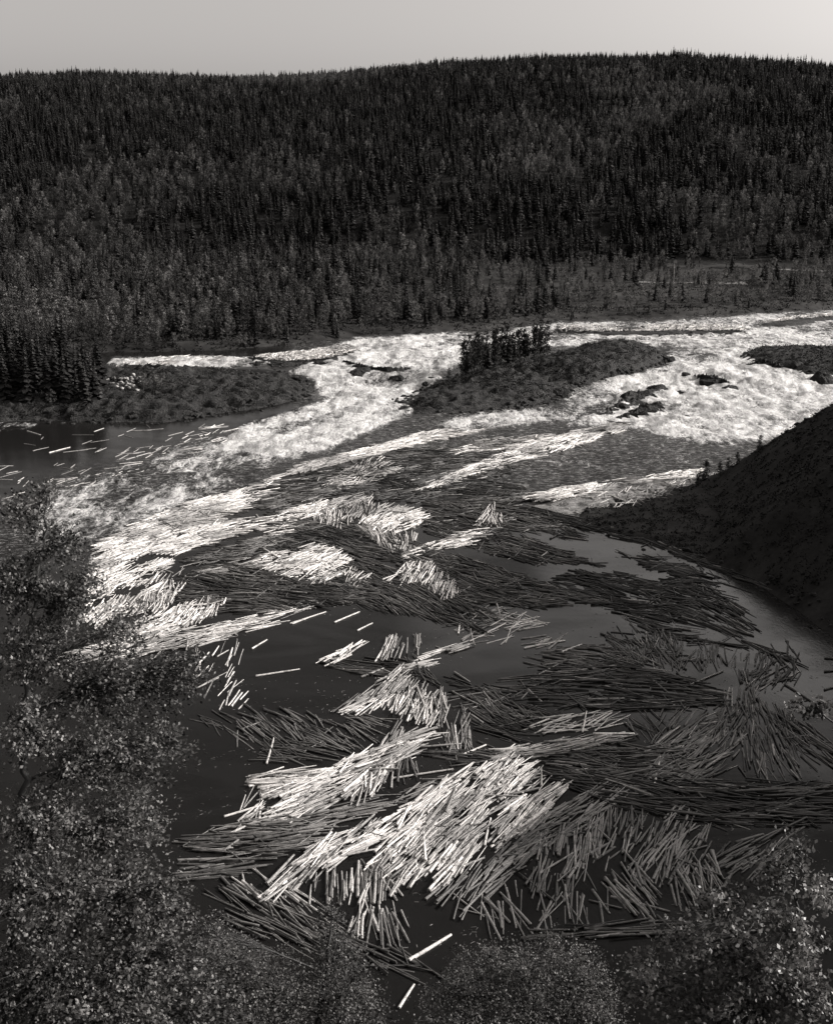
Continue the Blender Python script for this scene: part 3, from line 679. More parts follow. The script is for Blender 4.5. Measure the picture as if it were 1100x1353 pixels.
raft('in the zigzag of dark logs', [(800,835),(850,828),(910,850),(960,860),(950,885),(870,880),(815,865)], [(820,850,-42),(870,860,-52),(910,865,60),(945,870,-70)], .75, K+.02, 16)
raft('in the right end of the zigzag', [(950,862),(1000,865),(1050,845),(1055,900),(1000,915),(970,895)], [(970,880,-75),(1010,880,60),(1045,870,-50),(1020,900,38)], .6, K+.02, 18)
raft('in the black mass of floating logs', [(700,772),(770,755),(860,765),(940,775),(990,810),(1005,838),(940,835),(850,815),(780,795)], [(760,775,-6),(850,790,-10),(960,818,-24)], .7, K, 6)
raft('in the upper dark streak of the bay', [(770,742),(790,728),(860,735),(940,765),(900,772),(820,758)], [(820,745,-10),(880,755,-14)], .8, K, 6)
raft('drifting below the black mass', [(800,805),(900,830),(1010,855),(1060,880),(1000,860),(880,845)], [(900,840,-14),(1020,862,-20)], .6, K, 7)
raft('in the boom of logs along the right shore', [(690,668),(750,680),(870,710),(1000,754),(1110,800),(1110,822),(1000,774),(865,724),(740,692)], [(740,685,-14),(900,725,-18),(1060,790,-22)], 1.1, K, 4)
raft('in the grey sheet of logs near the spit', [(560,660),(700,668),(770,708),(770,742),(700,745),(620,725),(560,700)], [(620,690,-8),(720,725,-16)], .75, D, 6)
raft('in the grey sheet of logs below the fans', [(520,730),(620,735),(700,765),(800,795),(700,803),(600,795),(520,770)], [(600,760,-16),(720,790,-8)], .9, D, 6)
raft('in the dark arm of logs in mid pool', [(380,765),(480,735),(560,770),(660,815),(640,835),(560,815),(470,800),(420,790)], [(450,775,-20),(560,795,-30),(630,815,-22)], 1.1, D, 7)
raft('in the dark sheet under the pale rafts', [(230,770),(300,745),(400,765),(470,760),(500,790),(420,800),(310,812),(240,800)], [(280,775,-14),(400,785,-6),(300,805,3)], 1.2, D, 5)
raft('in the dark sheet between the pale rafts', [(290,712),(360,690),(470,690),(560,720),(600,745),(500,740),(420,720),(350,735),(240,748)], [(350,720,10),(450,705,-12),(550,730,-20)], 1.2, D, 6)
raft('in the dark sheet of the upper pool', [(330,650),(440,620),(560,590),(660,595),(700,610),(620,645),(560,662),(420,660),(380,680),(290,690),(300,672)], [(400,650,8),(560,620,3),(640,640,2)], 1.2, K+.03, 5)
raft('in the long pale raft at upper left', [(128,722),(190,688),(260,662),(370,633),(360,652),(300,682),(388,684),(386,705),(300,718),(220,748),(160,770),(120,765)], [(180,710,20),(300,660,14),(360,695,9),(180,755,24)], 1.75, B, 4)
raft('in the ragged left end of the pale raft', [(105,790),(118,748),(160,742),(225,752),(200,785),(130,830),(110,815)], [(140,770,38),(190,770,35),(130,810,40)], 1.5, B, 9)
raft('in the pale raft right of the dark sheet', [(318,745),(350,733),(430,718),(462,742),(440,770),(395,768),(350,748)], [(360,738,14),(430,735,24),(420,760,30)], 1.7, B, 7)
raft('in the thin grey edge of the dark sheet', [(230,765),(330,735),(460,745),(330,752)], [(300,750,7)], 1.0, .25, 4)
raft('in the jumbled logs by the left tree', [(158,815),(200,778),(240,755),(250,775),(205,815)], [(190,795,70),(230,775,60),(180,810,35)], 1.4, .5, 16)
raft('in the pale fringe by the left tree', [(140,850),(180,820),(240,798),(300,790),(295,806),(220,838),(150,862)], [(190,835,18),(260,810,48),(290,798,60)], 1.7, B, 8)
raft('in the streak behind the left tree', [(60,880),(120,852),(240,832),(340,815),(300,845),(180,868)], [(120,862,16),(260,840,12)], .9, .5, 5)
raft('in the long thin line of pale logs', [(270,842),(330,812),(420,790),(440,790),(350,830)], [(350,815,13)], .45, B, 3)
raft('in the pale wedge at mid pool', [(352,688),(400,668),(470,655),(490,662),(420,682)], [(400,675,16),(460,662,20)], 1.6, B, 5)
raft('in the comb of short logs beside the wedge', [(410,690),(440,668),(490,658),(500,680),(450,695)], [(440,682,72),(480,670,60)], 1.5, .45, 10)
raft('in the pale patch above the fan', [(478,690),(500,668),(540,672),(568,684),(540,702),(505,705)], [(500,680,30),(545,690,14)], 1.6, B, 7)
raft('in the fan of pale logs', [(470,702),(480,692),(510,705),(552,708),(548,728),(515,728)], [(480,702,-40),(510,715,-70),(540,718,80)], 1.7, .55, 8)
raft('in the lower pale fan', [(508,772),(530,748),(556,738),(600,768),(606,785),(585,792),(560,772)], [(520,765,45),(560,755,62),(595,778,75)], 1.5, .6, 8)
raft('in the pale lines right of the fans', [(578,722),(600,705),(640,700),(645,712),(600,725)], [(610,712,13)], 1.2, B, 4)
raft('in the small tent of logs', [(630,692),(640,672),(655,670),(668,692)], [(635,682,60),(660,682,-62)], 1.4, .5, 8)
raft('in the little pale bundle at mid pool', [(455,772),(460,752),(488,762),(480,774)], [(462,762,70),(478,766,26)], 1.4, B, 10)
raft('in the pale lines near the fans', [(530,735),(560,718),(585,718),(545,738)], [(555,728,20)], 1.2, B, 5)
raft('in the upper pale jumble', [(430,642),(455,620),(500,604),(528,622),(500,634),(460,642)], [(450,632,25),(490,612,60),(515,625,12)], 1.6, .58, 12)
raft('in the long pale line at the foam edge', [(340,640),(400,613),(470,596),(560,577),(650,566),(560,585),(410,622)], [(400,618,16),(520,586,12),(600,574,6)], 1.7, B, 3)
raft('in the second pale line at the foam edge', [(470,606),(500,588),(560,570),(640,560),(560,578)], [(520,586,14)], .8, .5, 4)
raft('in the pale stream of logs under the falls', [(548,650),(610,620),(690,590),(760,570),(826,556),(820,572),(740,596),(660,618),(600,640)], [(600,634,15),(700,596,13),(790,566,11)], 1.5, B, 5)
raft('in the pale patch left of the falls stream', [(592,600),(640,580),(720,574),(740,582),(660,596)], [(640,592,4),(710,578,6)], 1.1, .58, 6)
raft('in the dark sheet below the falls stream', [(590,640),(690,640),(700,662),(640,668),(580,655)], [(640,652,-2)], 1.1, D, 5)
raft('stranded along the gravel spit', [(692,664),(740,652),(800,643),(870,633),(928,627),(900,637),(820,648),(770,662),(730,668)], [(720,662,10),(820,642,9)], 1.75, .66, 4, True)
raft('stranded on the gravel', [(770,664),(850,648),(920,634),(880,660),(810,678)], [(840,662,20)], .35, .5, 30, True)
raft('drifting in the dark water at left', [(0,600),(60,575),(200,560),(300,560),(300,575),(200,600),(90,660),(0,680)], [(50,600,12),(200,580,14),(100,640,30)], .02, .4, 12)
raft('drifting in the foam at left', [(150,600),(290,560),(330,570),(260,600),(140,640)], [(200,600,14)], .05, B, 10)
raft('scattered on the open water right of mid pool', [(600,835),(640,800),(700,815),(750,845),(700,870),(650,860)], [(640,825,25),(720,850,15)], .28, .55, 14)
raft('drifting alone in the bay', [(870,730),(960,760),(1000,800),(940,790),(880,760)], [(900,745,-40),(960,780,-20)], .12, K, 25)
raft('drifting near the leaves at left', [(250,850),(320,850),(325,935),(290,935),(260,900)], [(280,880,70),(310,915,55)], .18, .55, 14)
raft('caught beside the leaves', [(300,1100),(330,1030),(345,1035),(360,1090),(330,1085)], [(330,1060,50)], .35, .5, 20)
raft('stranded on the log bar', [(740,442),(985,440),(980,432),(740,433)], [(800,437,10)], .55, B, 60, 2)
raft('stranded on the far shore bar', [(1000,430),(1100,421),(1200,412),(1200,409),(1040,422)], [(1050,425,10)], .8, B, 50, 2)
raft('stranded on the stone bar', [(335,475),(400,468),(460,459),(475,466),(430,478),(370,482)], [(400,470,14)], .9, B, 45, 2)
raft('beached at the far left channel', [(140,484),(200,470),(300,470),(300,474),(180,486)], [(200,478,3)], .2, B, 10)

_r = random.Random(11)
LONE = [ # x0,y0,x1,y1, tone (light and shade painted in), label
 (540,1270,596,1236,.68,'single thick pale log slanting among the dark water at the bottom'),(527,1333,547,1302,.62,'short pale log end showing beside the bottom leaves'),
 (333,858,353,846,.6,'short pale log floating alone in the upper dark water'),(338,894,396,885,.6,'long pale log floating alone left of centre in dark water'),
 (306,934,320,916,.6,'short pale log floating alone beside the left leaves'),(380,826,434,808,.62,'pale pair log at the upper edge of the dark water, longer of two'),
 (386,825,412,815,.6,'pale pair log at the upper edge of dark water, shorter of two'),(442,823,475,809,.6,'pale log with twigs of others crossing it right of the pale pair'),
 (472,834,492,824,.5,'small grey log below the crossing logs'),(352,1010,362,975,.5,'lone upright log among the dark slanting logs'),
 (864,1038,872,1000,.5,'thin upright log crossing the dark band at right'),(692,857,746,847,.62,'pale log lying level above the dark streaks'),
 (640,838,668,824,.6,'pale log in the scattered group on open water'),(605,838,608,820,.5,'small upright log left of scattered group'),
 (742,862,768,852,.5,'pale log nose to tail with the level one'),(1000,900,1042,878,.12,'dark log slanting at the right end of the zigzag'),
 (905,908,960,885,.14,'long dark log slanting below the zigzag'),(1036,905,1075,930,.1,'dark log pointing at the dark sprig at right'),
 (1088,870,1110,872,.1,'dark log end at the right edge above its twins'),(1088,888,1110,886,.1,'dark log end at the right edge, middle of three'),(1088,912,1110,907,.1,'dark log end at the right edge, lowest of three'),
 (296,1080,345,1065,.6,'pale log near the left leaves pointing at the upper raft'),(305,1102,352,1080,.55,'thin pale log below the left end of upper raft'),
 (478,1128,534,1205,.3,'dark thick log crossing down from the pale tongue'),(486,1125,540,1196,.3,'dark log beside the thick one crossing down from the pale tongue'),
 (548,1110,550,1150,.5,'upright log at the foot of the big raft'),(640,1118,648,1082,.6,'kinked upright log inside the gap of the big raft'),
 (648,1120,690,1098,.6,'pale log closing the gap in the big raft'),(516,1030,600,1017,.42,'long grey log lying level under the upper raft'),(517,1042,519,1020,.4,'thin upright log under the upper raft'),
 (600,956,606,998,.5,'upright pale log at the end of the middle raft'),(612,998,642,985,.6,'pale log between the middle raft and the big raft'),
 (862,900,884,918,.12,'dark log alone below the zigzag, left'),(700,1222,660,1180,.3,'grey log slanting in dark water below the big raft'),(760,1150,758,1100,.3,'upright grey log in the shade'),
 (350,1190,306,1160,.5,'pale log pointing up left from the tip of pale tongue'),(320,1165,352,1190,.5,'pale log beside the one at tip of the pale tongue'),
 (30,568,60,577,.6,'pale log in the dark channel near the left tree top'),(60,600,98,590,.6,'pale log drifting in the dark left channel'),(655,795,660,812,.4,'tiny upright log in mid pool')]

GAPS = [[(630,1130),(634,1090),(648,1058),(672,1052),(656,1090),(668,1108),(650,1128)], [(540,1180),(560,1150),(590,1140),(580,1165),(560,1190)], [(500,1040),(560,1012),(590,1016),(540,1045)],
 [(150,745),(210,728),(240,732),(180,750)], [(205,742),(330,700),(390,700),(300,722),(230,748)], [(280,690),(330,672),(390,672),(330,686)], [(120,800),(160,775),(215,768),(180,790)],
 [(560,870),(600,855),(620,880),(590,905)], [(690,705),(760,712),(900,760),(880,775),(770,740)], [(620,850),(700,845),(720,865),(640,885)]]
logs = []  # X,Y,Z,dirx,diry,pitch,len,rad,tone,where,lone
for where, poly, dirs, cov, tone, jit, land, fixed in L:
    P = np.array(poly, float); x0, y0 = P.min(0); x1, y1 = P.max(0)
    area = .5*abs(np.dot(P[:, 0], np.roll(P[:, 1], -1))-np.dot(P[:, 1], np.roll(P[:, 0], -1)))
    cxm, cym = P.mean(0)
    Xa, Ya, za = on_water(cxm, cym); _, _, dpt = project(Xa, Ya, za)
    ppm = F/float(dpt); sinv = math.sin(math.atan2(CAM_H-float(za), float(Ya)))
    n_l = int(cov*area/(ppm*ppm*sinv)/(5.3*.20)+.7)
    dirsn = np.array(dirs, float); rg = np.random.default_rng(len(logs)+17)
    got = 0; thr_ = 5.0
    for _try in range(14):
        if got >= n_l: break
        m = max(400, n_l*5)
        x = rg.uniform(x0, x1, m); y = rg.uniform(y0, y1, m)
        k = sdist(x, y, poly) > 0; x = x[k]; y = y[k]; m = len(x)
        if not m: continue
        w = 1/((dirsn[None, :, 0]-x[:, None])**2+((dirsn[None, :, 1]-y[:, None])*2)**2+30)
        a2 = np.radians(dirsn[:, 2])*2; a = .5*np.arctan2((w*np.sin(a2)).sum(1), (w*np.cos(a2)).sum(1))
        local = fbm(x*.045, y*.1, 2); cell = _perm[(x/22+y/31).astype(int) & 255, (y/13-x/60+40).astype(int) & 255]-.5
        a = a+np.radians(rg.normal(0, jit*1.1, m)*(.6+1.2*abs(local))+(local*2.4+cell*2.2)*jit)
        a = a+np.where(rg.random(m) < .06, np.radians(rg.uniform(-60, 60, m)), 0)
        X0, Y0, z0 = on_water(x, y); X1, Y1, _z = on_water(x+8*np.cos(a), y-8*np.sin(a))
        dx, dy = X1-X0, Y1-Y0; nn = np.hypot(dx, dy); dx /= nn; dy /= nn
        ln = rg.choice((3.4, 4.4, 5.0, 5.6, 6.2, 7.2), m)*rg.uniform(.9, 1.1, m)
        rad = rg.choice((.065, .08, .095, .105, .12, .16), m)*rg.uniform(.92, 1.08, m)
        ax, ay, _ = project(X0+dx*ln*.4, Y0+dy*ln*.4, z0); bx, by, _ = project(X0-dx*ln*.4, Y0-dy*ln*.4, z0)
        gn = fbm(x*.03+3, y*.085-5, 3); gap = ((gn > (.22 if cov < 1.9 else .34)) & (rg.random(m) < .85))
        for gp in GAPS: gap |= sdist(x, y, gp) > 0
        ok = ~gap & (sdist(ax, ay, poly) > -thr_) & (sdist(bx, by, poly) > -thr_)
        thr_ += 4
        layer = rg.random(m); zz = .02+np.where(layer < .4, 0, np.where(layer < .75, .17, .34))*min(1.4, cov)*.8
        if land: zz = zz+(1.2 if land is True else 1.5)
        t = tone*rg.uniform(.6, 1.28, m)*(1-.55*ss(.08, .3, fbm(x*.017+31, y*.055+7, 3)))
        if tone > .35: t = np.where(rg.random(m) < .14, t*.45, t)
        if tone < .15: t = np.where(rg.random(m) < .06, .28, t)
        pit = rg.normal(0, .018, m)*cov
        for i in np.nonzero(ok)[0]:
            if got >= n_l: break
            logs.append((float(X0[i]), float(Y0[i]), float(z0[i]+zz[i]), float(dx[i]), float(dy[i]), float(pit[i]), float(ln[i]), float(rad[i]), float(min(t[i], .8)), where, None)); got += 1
for x0, y0, x1, y1, tone, lab in LONE:
    A = [float(v) for v in on_water(x0, y0)]; Bp = [float(v) for v in on_water(x1, y1)]
    dx, dy = Bp[0]-A[0], Bp[1]-A[1]; ln = math.hypot(dx, dy); 
    logs.append(((A[0]+Bp[0])/2, (A[1]+Bp[1])/2, A[2]+.12, dx/ln, dy/ln, 0, min(ln, 8.5), .18 if 'thick' in lab else .14, tone*.95, '', lab))
LA = np.array([l[:9] for l in logs]); nl = len(LA)
lpx, lpy, ldp = project(LA[:, 0], LA[:, 1], LA[:, 2])
sizep = LA[:, 6]*LA[:, 7]/ldp**2*np.where((lpx > 5) & (lpx < 1095) & (lpy < 1345), 1, .01)
# behind the left tree / bottom foliage fewer pixels show
lone_i = [i for i, l in enumerate(logs) if l[10]]
order = [i for i in np.argsort(-sizep) if not logs[i][10]][:300-len(lone_i)]
chosen = set(lone_i) | set(int(i) for i in order)

def log_geo(sides, seed=0):
    """unit log along x (-.5...5), radius 1: butt slightly thicker, bevelled sawn ends"""
    rings = [(-.5, .92), (-.494, 1.16), (-.2, 1.05), (.2, .95), (.494, .76), (.5, .6)]
    V = []; 
    for (t, k) in rings:
        for j in range(sides):
            a = 2*math.pi*j/sides; V.append((t, k*math.cos(a), k*math.sin(a)))
    Q = [(i*sides+j, i*sides+(j+1) % sides, (i+1)*sides+(j+1) % sides, (i+1)*sides+j) for i in range(len(rings)-1) for j in range(sides)]
    V += [(-.5, 0, 0), (.5, 0, 0)]; c0 = len(V)-2
    T = [(c0, (j+1) % sides, j) for j in range(sides)]+[(c0+1, 5*sides+j, 5*sides+(j+1) % sides) for j in range(sides)]
    return np.array(V, float), np.array(Q), np.array(T)
# stuff logs in one mesh
gV, gQ, gT = log_geo(6)
rest_i = np.array([i for i in range(nl) if i not in chosen])
A = LA[rest_i]; n = len(A)
ux = np.stack([A[:, 3]*np.cos(A[:, 5]), A[:, 4]*np.cos(A[:, 5]), np.sin(A[:, 5])], 1)
uy = np.stack([-A[:, 4], A[:, 3], np.zeros(n)], 1); uz = np.cross(ux, uy)
bend = rng.normal(0, .008, n)
V = (A[:, None, :3]+gV[None, :, 0:1]*A[:, None, 6:7]*ux[:, None, :] + gV[None, :, 1:2]*A[:, None, 7:8]*uy[:, None, :] + gV[None, :, 2:3]*A[:, None, 7:8]*uz[:, None, :]
     + ((.25-gV[None, :, 0:1]**2)*A[:, None, 6:7]*4*bend[:, None, None])*uy[:, None, :])
nv = len(gV); off = (np.arange(n)*nv)[:, None, None]
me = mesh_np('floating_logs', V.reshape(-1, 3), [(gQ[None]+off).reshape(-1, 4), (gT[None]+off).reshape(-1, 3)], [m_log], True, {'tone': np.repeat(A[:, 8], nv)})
link('floating_logs', me, kind='stuff', label='thousands of drifting timber logs packed in streaks over the far pool', category='logs')
# individual logs
hV, hQ, hT = log_geo(10)
TONES = np.array([.08, .11, .14, .18, .23, .29, .35, .42, .5, .58, .66, .74])
LM = {}
def log_mesh(tone, k):
    ti = int(np.argmin(abs(TONES-tone))); key = (ti, k)
    if key not in LM:
        v = hV.copy(); v[:, 1] += (.25-v[:, 0]**2)*(-1.4, .2, 1.6)[k]; v[:, 2] += (.25-v[:, 0]**2)*(.3, .5, -.2)[k]
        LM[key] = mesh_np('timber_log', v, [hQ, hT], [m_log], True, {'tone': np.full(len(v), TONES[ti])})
    return LM[key]
for i in sorted(chosen):
    X0, Y0, Z0, dx, dy, pit, ln, rad, tone, where, lab = logs[i]
    o = link('timber_log', log_mesh(tone, i % 3), None, (X0, Y0, Z0))
    o.scale = (ln, rad, rad); o.rotation_euler = (_r.uniform(0, 0), -pit, math.atan2(dy, dx))
    o['category'] = 'log'
    shade = 'pale' if tone > .33 else ('grey' if tone > .17 else 'dark')
    o['label'] = lab or f"{'thick' if rad > .175 else ('thin' if rad < .13 else 'medium')} {shade} {'long' if ln > 5.9 else ('short' if ln < 4.9 else 'peeled')} log {where}"
    o['category'] = 'log'; o['group'] = 'lone drifting logs' if lab else 'logs '+where

# pale stones on the spit
for i in range(70):
    px_ = _r.gauss(165, 24); py_ = 528-(px_-120)*.18+_r.gauss(0, 5)
    X0, Y0, z0 = [float(v) for v in on_water(px_, py_)]
    s = _r.uniform(.35, .9)
    if i == 0: stone_me = [mesh_np('stone', np.array([v.co[:] for v in m.vertices]), [np.array([p.vertices[:] for p in m.polygons])], [m_stone], False) for m in RM[:3]]
    o = link('stone', stone_me[i % 3], None, (X0, Y0, float(Z_L(np.array([X0]), np.array([Y0]))[0])+.1*s), category='stone', group='pale stones on the spit',
             label=f"{'large' if s > .7 else 'small'} stone {'left' if px_ < 160 else 'right'} in the pale heap on the spit")
    o.scale = (s*1.2, s, s*.7); o.rotation_euler = (0, 0, _r.uniform(0, 6))

scrub('bank_scrub', 'dark heath and scrub on the shaded right bank', 700, 1120, 600, 800, 30000, bank_z, lambda X, Y: (sdist(X, Y, BANK) > 1), .4)
# ------------------------------------------------------------------ shrubs on the spur's skyline
def bank_at(px_, py_, d0=150, d1=420):
    for d_ in np.arange(d0, d1, .5):
        p = at_dist(px_, py_, d_)
        if p.z < float(bank_z(np.array([p.x]), np.array([p.y]))[0]): return p
    return None
for i, (px_, py_, h) in enumerate([(958,612,7),(944,622,6),(932,632,5.5),(972,604,4.5),(1008,582,4),(1028,566,6),(1030,570,4),(1060,548,3),(988,594,3),(920,642,4),(1085,530,4),(950,628,5)]):
    p = bank_at(px_, py_+3)
    if p is None: continue
    put_tree('pine', i % 4, p.x, p.y, p.z-.3, h, i, ['tallest dark bush at the foot of the spur skyline','dark bush left of the tallest on the spur','lowest dark bush where the spur meets gravel','small bush right of the tallest on the spur','small bush halfway up the spur skyline','lone slender bush standing up from the spur skyline','low bush beside the lone slender one','low bush near the top of the spur skyline','low tuft between the spur bushes','bush at the edge of the gravel spit','dark bush at the right edge on the spur','bush just in front of the tallest on the spur'][i], 'bushes on the dark spur', True, name='bush', wide=1.25)

for i in range(26):
    px_ = 925+i*6.6+_r.uniform(-3, 3); py_ = 630-(px_-928)*.64+_r.uniform(2, 12)
    p = bank_at(px_, py_)
    if p is not None: put_tree('pine', i % 4, p.x, p.y, p.z-.3, _r.uniform(1.6, 4.2), i*1.7, 'small dark bush in the fringe along the crest of the dark spur', 'bushes on the dark spur', False, name='bush', wide=1.6)
# bark and chips drifting on the pool
r = np.random.default_rng(77); x = r.uniform(150, 1100, 5000); y = r.uniform(640, 1300, 5000)
k = fbm(x*.012, y*.03, 4) > .08; X0, Y0, z0 = on_water(x[k], y[k]); n = len(X0); a_ = r.uniform(0, 6.28, n); l_ = r.uniform(.12, .6, n); w_ = r.uniform(.04, .12, n)
c_, s_ = np.cos(a_), np.sin(a_); P = np.stack([X0, Y0, z0*0+.03], 1); ex = np.stack([c_*l_, s_*l_, 0*c_], 1)*.5; ey = np.stack([-s_*w_, c_*w_, 0*c_], 1)*.5
V = np.stack([P-ex-ey, P+ex-ey, P+ex+ey, P-ex+ey, P+[0, 0, .05]], 1).reshape(-1, 3); i5 = np.arange(n)*5
link('floating_bark', mesh_np('floating_bark', V, [np.concatenate([np.stack([i5+q, i5+(q+1) % 4, i5+4], 1) for q in range(4)])], [m_log], False, {'tone': np.repeat(r.uniform(.04, .2, n), 5)}), kind='stuff', label='bark scraps and chips drifting on the dark pool', category='debris')

# ------------------------------------------------------------------ foreground birches and bushes, built leaf by leaf
def fg_tree(name, label, trunk, radii, blobs, leaf, mat, seed, group, per=26, spread=.16, cat='tree'):
    """trunk: [(px,py,dist)] points; blobs: (px,py,dist,rx_px,ry_px,depth_m,twigs)"""
    r = np.random.default_rng(seed)
    T = np.array([at_dist(*p)[:] for p in trunk])
    # refine the trunk
    t = np.linspace(0, len(T)-1, (len(T)-1)*6+1); TT = np.stack([np.interp(t, range(len(T)), T[:, k]) for k in range(3)], 1)
    TT[1:-1] += r.normal(size=TT[1:-1].shape)*.03; RR = np.interp(t, range(len(T)), radii)
    base = TT[0].copy()
    wood = [tube(TT, RR, 8)]; leaves = []; tones = []
    for (bx, by, bd, rx, ry, dep, nt) in blobs:
        c = np.array(at_dist(bx, by, bd)[:]); sx = rx/F*bd; sy = ry/F*bd
        below = TT[TT[:, 2] < c[2]+.2]
        if len(below) == 0: below = TT
        j = below[np.argmin(np.linalg.norm(below-(c-[0, 0, sy*.7]), axis=1))]
        mid = (j+c)/2+np.array([0, 0, .12*np.linalg.norm(c-j)])
        q = np.linspace(0, 1, 9)[:, None]; limb = (1-q)**2*j+2*q*(1-q)*mid+q**2*c
        limb[1:] += r.normal(size=limb[1:].shape)*.04
        lr = min(.028, .010+.008*np.linalg.norm(c-j)); wood.append(tube(limb, np.linspace(lr, .008, 9), 5))
        bt = r.normal(0, .14)
        for k in range(nt):
            g = r.normal(size=3); g /= np.linalg.norm(g); g *= r.random()**.4
            tip = c+g*np.array([sx, dep, sy])
            s = limb[r.integers(3, 9)]
            L_ = np.linalg.norm(tip-s); m = (s+tip)/2+np.array([0, 0, .1*L_])+r.normal(size=3)*.05*L_
            q = np.linspace(0, 1, 5)[:, None]; tw = (1-q)**2*s+2*q*(1-q)*m+q**2*tip
            wood.append(tube(tw, np.linspace(.007, .0025, 5), 3))
            nlf = r.integers(int(per*.5), int(per*1.5))
            u = r.uniform(.45, 1.02, nlf)[:, None]; P = (1-u)**2*s+2*u*(1-u)*m+u**2*tip + r.normal(size=(nlf, 3))*spread*np.array([1, 1, .8])
            leaves.append(P); tones.append(np.clip(r.normal(.42+bt, .2, nlf)+r.normal()*.28, 0, 1))
    P = np.concatenate(leaves); V, Fq = leafquads(P-base, leaf, r)
    root = bpy.data.objects.new(name, None); C.objects.link(root); root.location = base
    root['label'] = label; root['category'] = cat
    if group: root['group'] = group
    link('crown', mesh_np('crown', V, [Fq], [mat], False, {'tone': np.repeat(np.concatenate(tones), 4)}), root)
    tv, tf = tube(TT, RR, 8)
    link('trunk', mesh_np('trunk', tv-base, [tf], [m_bark if cat == 'bush' else m_birchbark]), root)
    wv, wf = merge(wood[1:]); link('branches', mesh_np('branches', wv-base, [wf], [m_bark]), root)
    return root
fg_tree('birch_tree', 'tall birch rising along the left edge over the pale raft', [(6,1560,17.6),(12,1330,17.7),(18,1230,17.8),(24,1150,17.9),(33,1060,18.0),(34,980,18.1),(38,900,18.2),(48,800,18.3),(55,720,18.5),(62,655,18.6)], [.10,.085,.075,.065,.06,.052,.045,.035,.02,.008],
  [(60,650,18.8,25,25,.4,14),(30,680,18.6,40,35,.7,45),(85,720,18.8,45,35,.7,50),(20,770,18.4,50,60,.9,95),(100,790,18.6,55,50,.9,100),(60,860,18.4,80,60,1,130),(170,840,18.8,40,50,.8,45),
   (150,910,18.6,70,50,1,120),(220,900,19,50,45,.8,75),(265,895,19,30,45,.6,30),(40,960,18,60,60,1,110),(140,1000,18.4,80,60,1,150),(215,985,18.8,55,55,.9,85),(60,1080,18,80,60,1,140),(170,1090,18.5,75,60,1,150)], .055, m_leaf, 31, None, 25, .06)
fg_tree('birch_tree', 'broad birch crown filling the lower left corner', [(60,1700,17),(80,1450,17),(90,1300,17.2),(110,1180,17.5)], [.13,.1,.06,.02],
  [(60,1180,17,90,60,1.2,170),(170,1180,17.6,80,55,1,160),(60,1290,16.5,110,70,1.3,230),(190,1280,17,100,60,1.3,220),(230,1200,18,40,45,.8,60),(250,1330,17,90,50,1,150),(120,1350,16,130,50,1,190)], .055, m_leaf, 32, None, 26, .065)
fg_tree('birch_tree', 'fine leaved birch crown at the bottom left of centre', [(400,1600,30),(410,1400,30),(430,1290,30.5),(440,1210,31)], [.16,.12,.07,.02],
  [(300,1290,30,60,45,1.6,170),(360,1310,30,80,50,1.8,260),(445,1260,31,40,40,1.2,100),(460,1310,30,60,50,1.5,200),(330,1350,29,120,40,2,280),(480,1350,30,50,35,1.4,110),(438,1205,31,18,28,.6,28),(270,1240,29,35,35,1,60)], .062, m_leaf, 33, None, 22, .13)
fg_tree('birch_tree', 'rounded birch crown at the bottom centre', [(680,1650,33),(690,1440,33),(700,1330,33.5),(705,1260,34)], [.15,.11,.07,.02],
  [(620,1300,33,50,45,1.6,140),(700,1290,33,60,42,1.8,200),(770,1300,33,55,45,1.8,190),(600,1350,32,60,40,1.6,130),(690,1350,32,80,45,2,230),(790,1350,32,60,45,1.8,170),(645,1262,34,18,24,.7,25),(730,1250,34,22,22,.8,30),(575,1320,33,25,30,.9,35)], .062, m_leaf, 34, None, 22, .13)
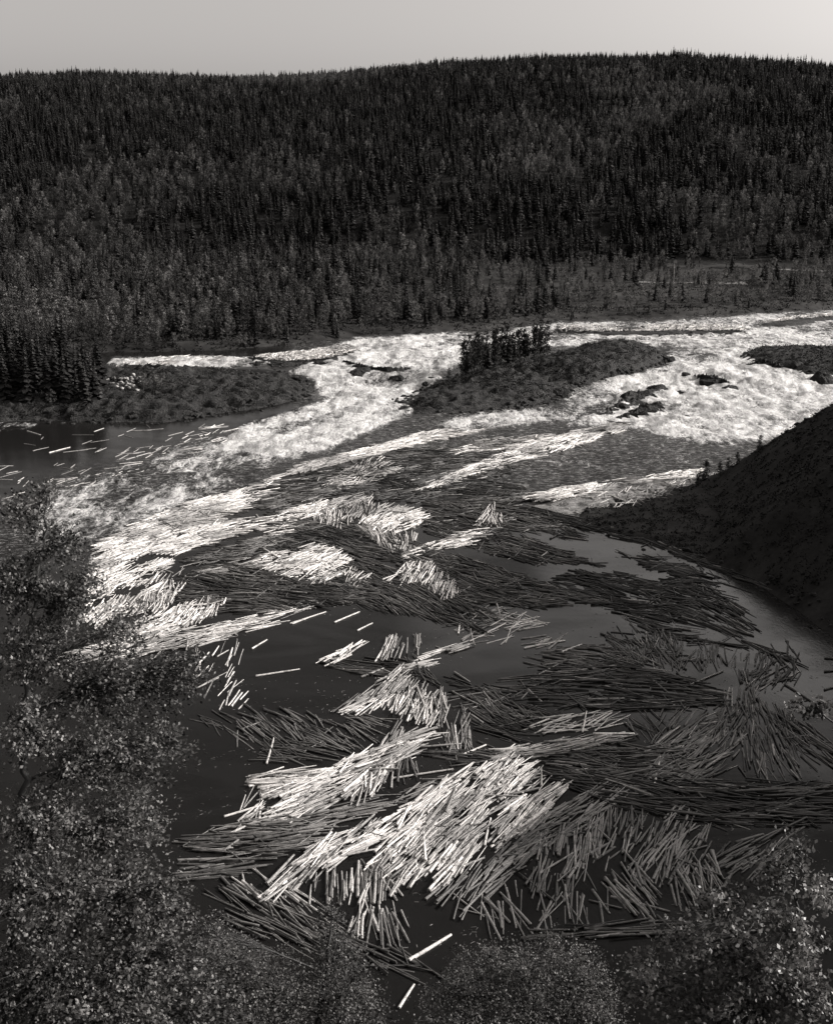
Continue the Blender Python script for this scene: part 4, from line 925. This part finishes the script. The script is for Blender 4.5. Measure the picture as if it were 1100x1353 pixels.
fg_tree('aspen_bush', 'leafy bush with glinting leaves in the lower right corner', [(1080,1600,13.5),(1070,1420,13.3),(1060,1280,13),(1050,1160,12.6)], [.05,.04,.025,.008],
  [(1050,1125,12.3,20,28,.3,7),(1020,1160,12.2,40,20,.4,16),(1080,1185,12.2,35,30,.4,20),(960,1205,12,55,20,.5,30),(1040,1235,12.4,55,38,.6,55),(885,1245,12.3,40,16,.5,16),(960,1275,12.6,70,40,.6,80),(1060,1310,12.6,60,50,.6,90),(860,1310,12.6,45,35,.5,45),(950,1350,12.4,90,40,.6,120),(838,1268,12.5,18,12,.3,6)], .05, m_leafshiny, 35, None, 24, .055, 'bush')
fg_tree('leafy_sprig', 'small dark sprig of leaves against the water at right edge', [(1150,1010,15),(1110,960,15),(1075,935,15),(1045,930,15)], [.02,.014,.008,.003],
  [(1050,930,15,10,9,.1,4),(1075,942,15,16,10,.15,8),(1088,930,15,12,10,.15,6)], .06, m_leaf, 36, None, 14, .06, 'sprig')

# ------------------------------------------------------------------ labels: tell look-alikes apart by their order in the row
bpy.context.view_layer.update()
same = {}
for o in bpy.data.objects:
    if o.parent is None and 'label' in o and o.get('kind') != 'stuff': same.setdefault(o['label'], []).append(o)
ORD = ['leftmost', 'second from left', 'third from left', 'fourth from left', 'fifth from left', 'sixth from left', 'seventh from left', 'eighth from left', 'ninth from left', 'tenth from left']
for lab, objs in same.items():
    if len(objs) < 2: continue
    def pp(o):
        a, b, _ = project(o.location.x, o.location.y, o.location.z); return float(a), float(b)
    nr = 1 if len(objs) <= 9 else (2 if len(objs) <= 20 else (3 if len(objs) <= 30 else 4))
    objs.sort(key=lambda o: -pp(o)[1]); rows = np.array_split(np.arange(len(objs)), nr)
    names = {1: [''], 2: ['nearer row', 'farther row'], 3: ['nearest row', 'middle row', 'farthest row'], 4: ['nearest row', 'second row', 'third row', 'farthest row']}[nr]
    for nm, row in zip(names, rows):
        row = sorted((objs[i] for i in row), key=lambda o: pp(o)[0])
        for k, o in enumerate(row):
            if k < len(ORD):
                new = (nm+', ' if nm else '')+ORD[k]+', '+lab
                if len(new.split()) <= 16: o['label'] = new
                elif len((ORD[k]+', '+lab).split()) <= 16 and nr == 1: o['label'] = ORD[k]+', '+lab
print('LOGS', nl, 'chosen', len(chosen))
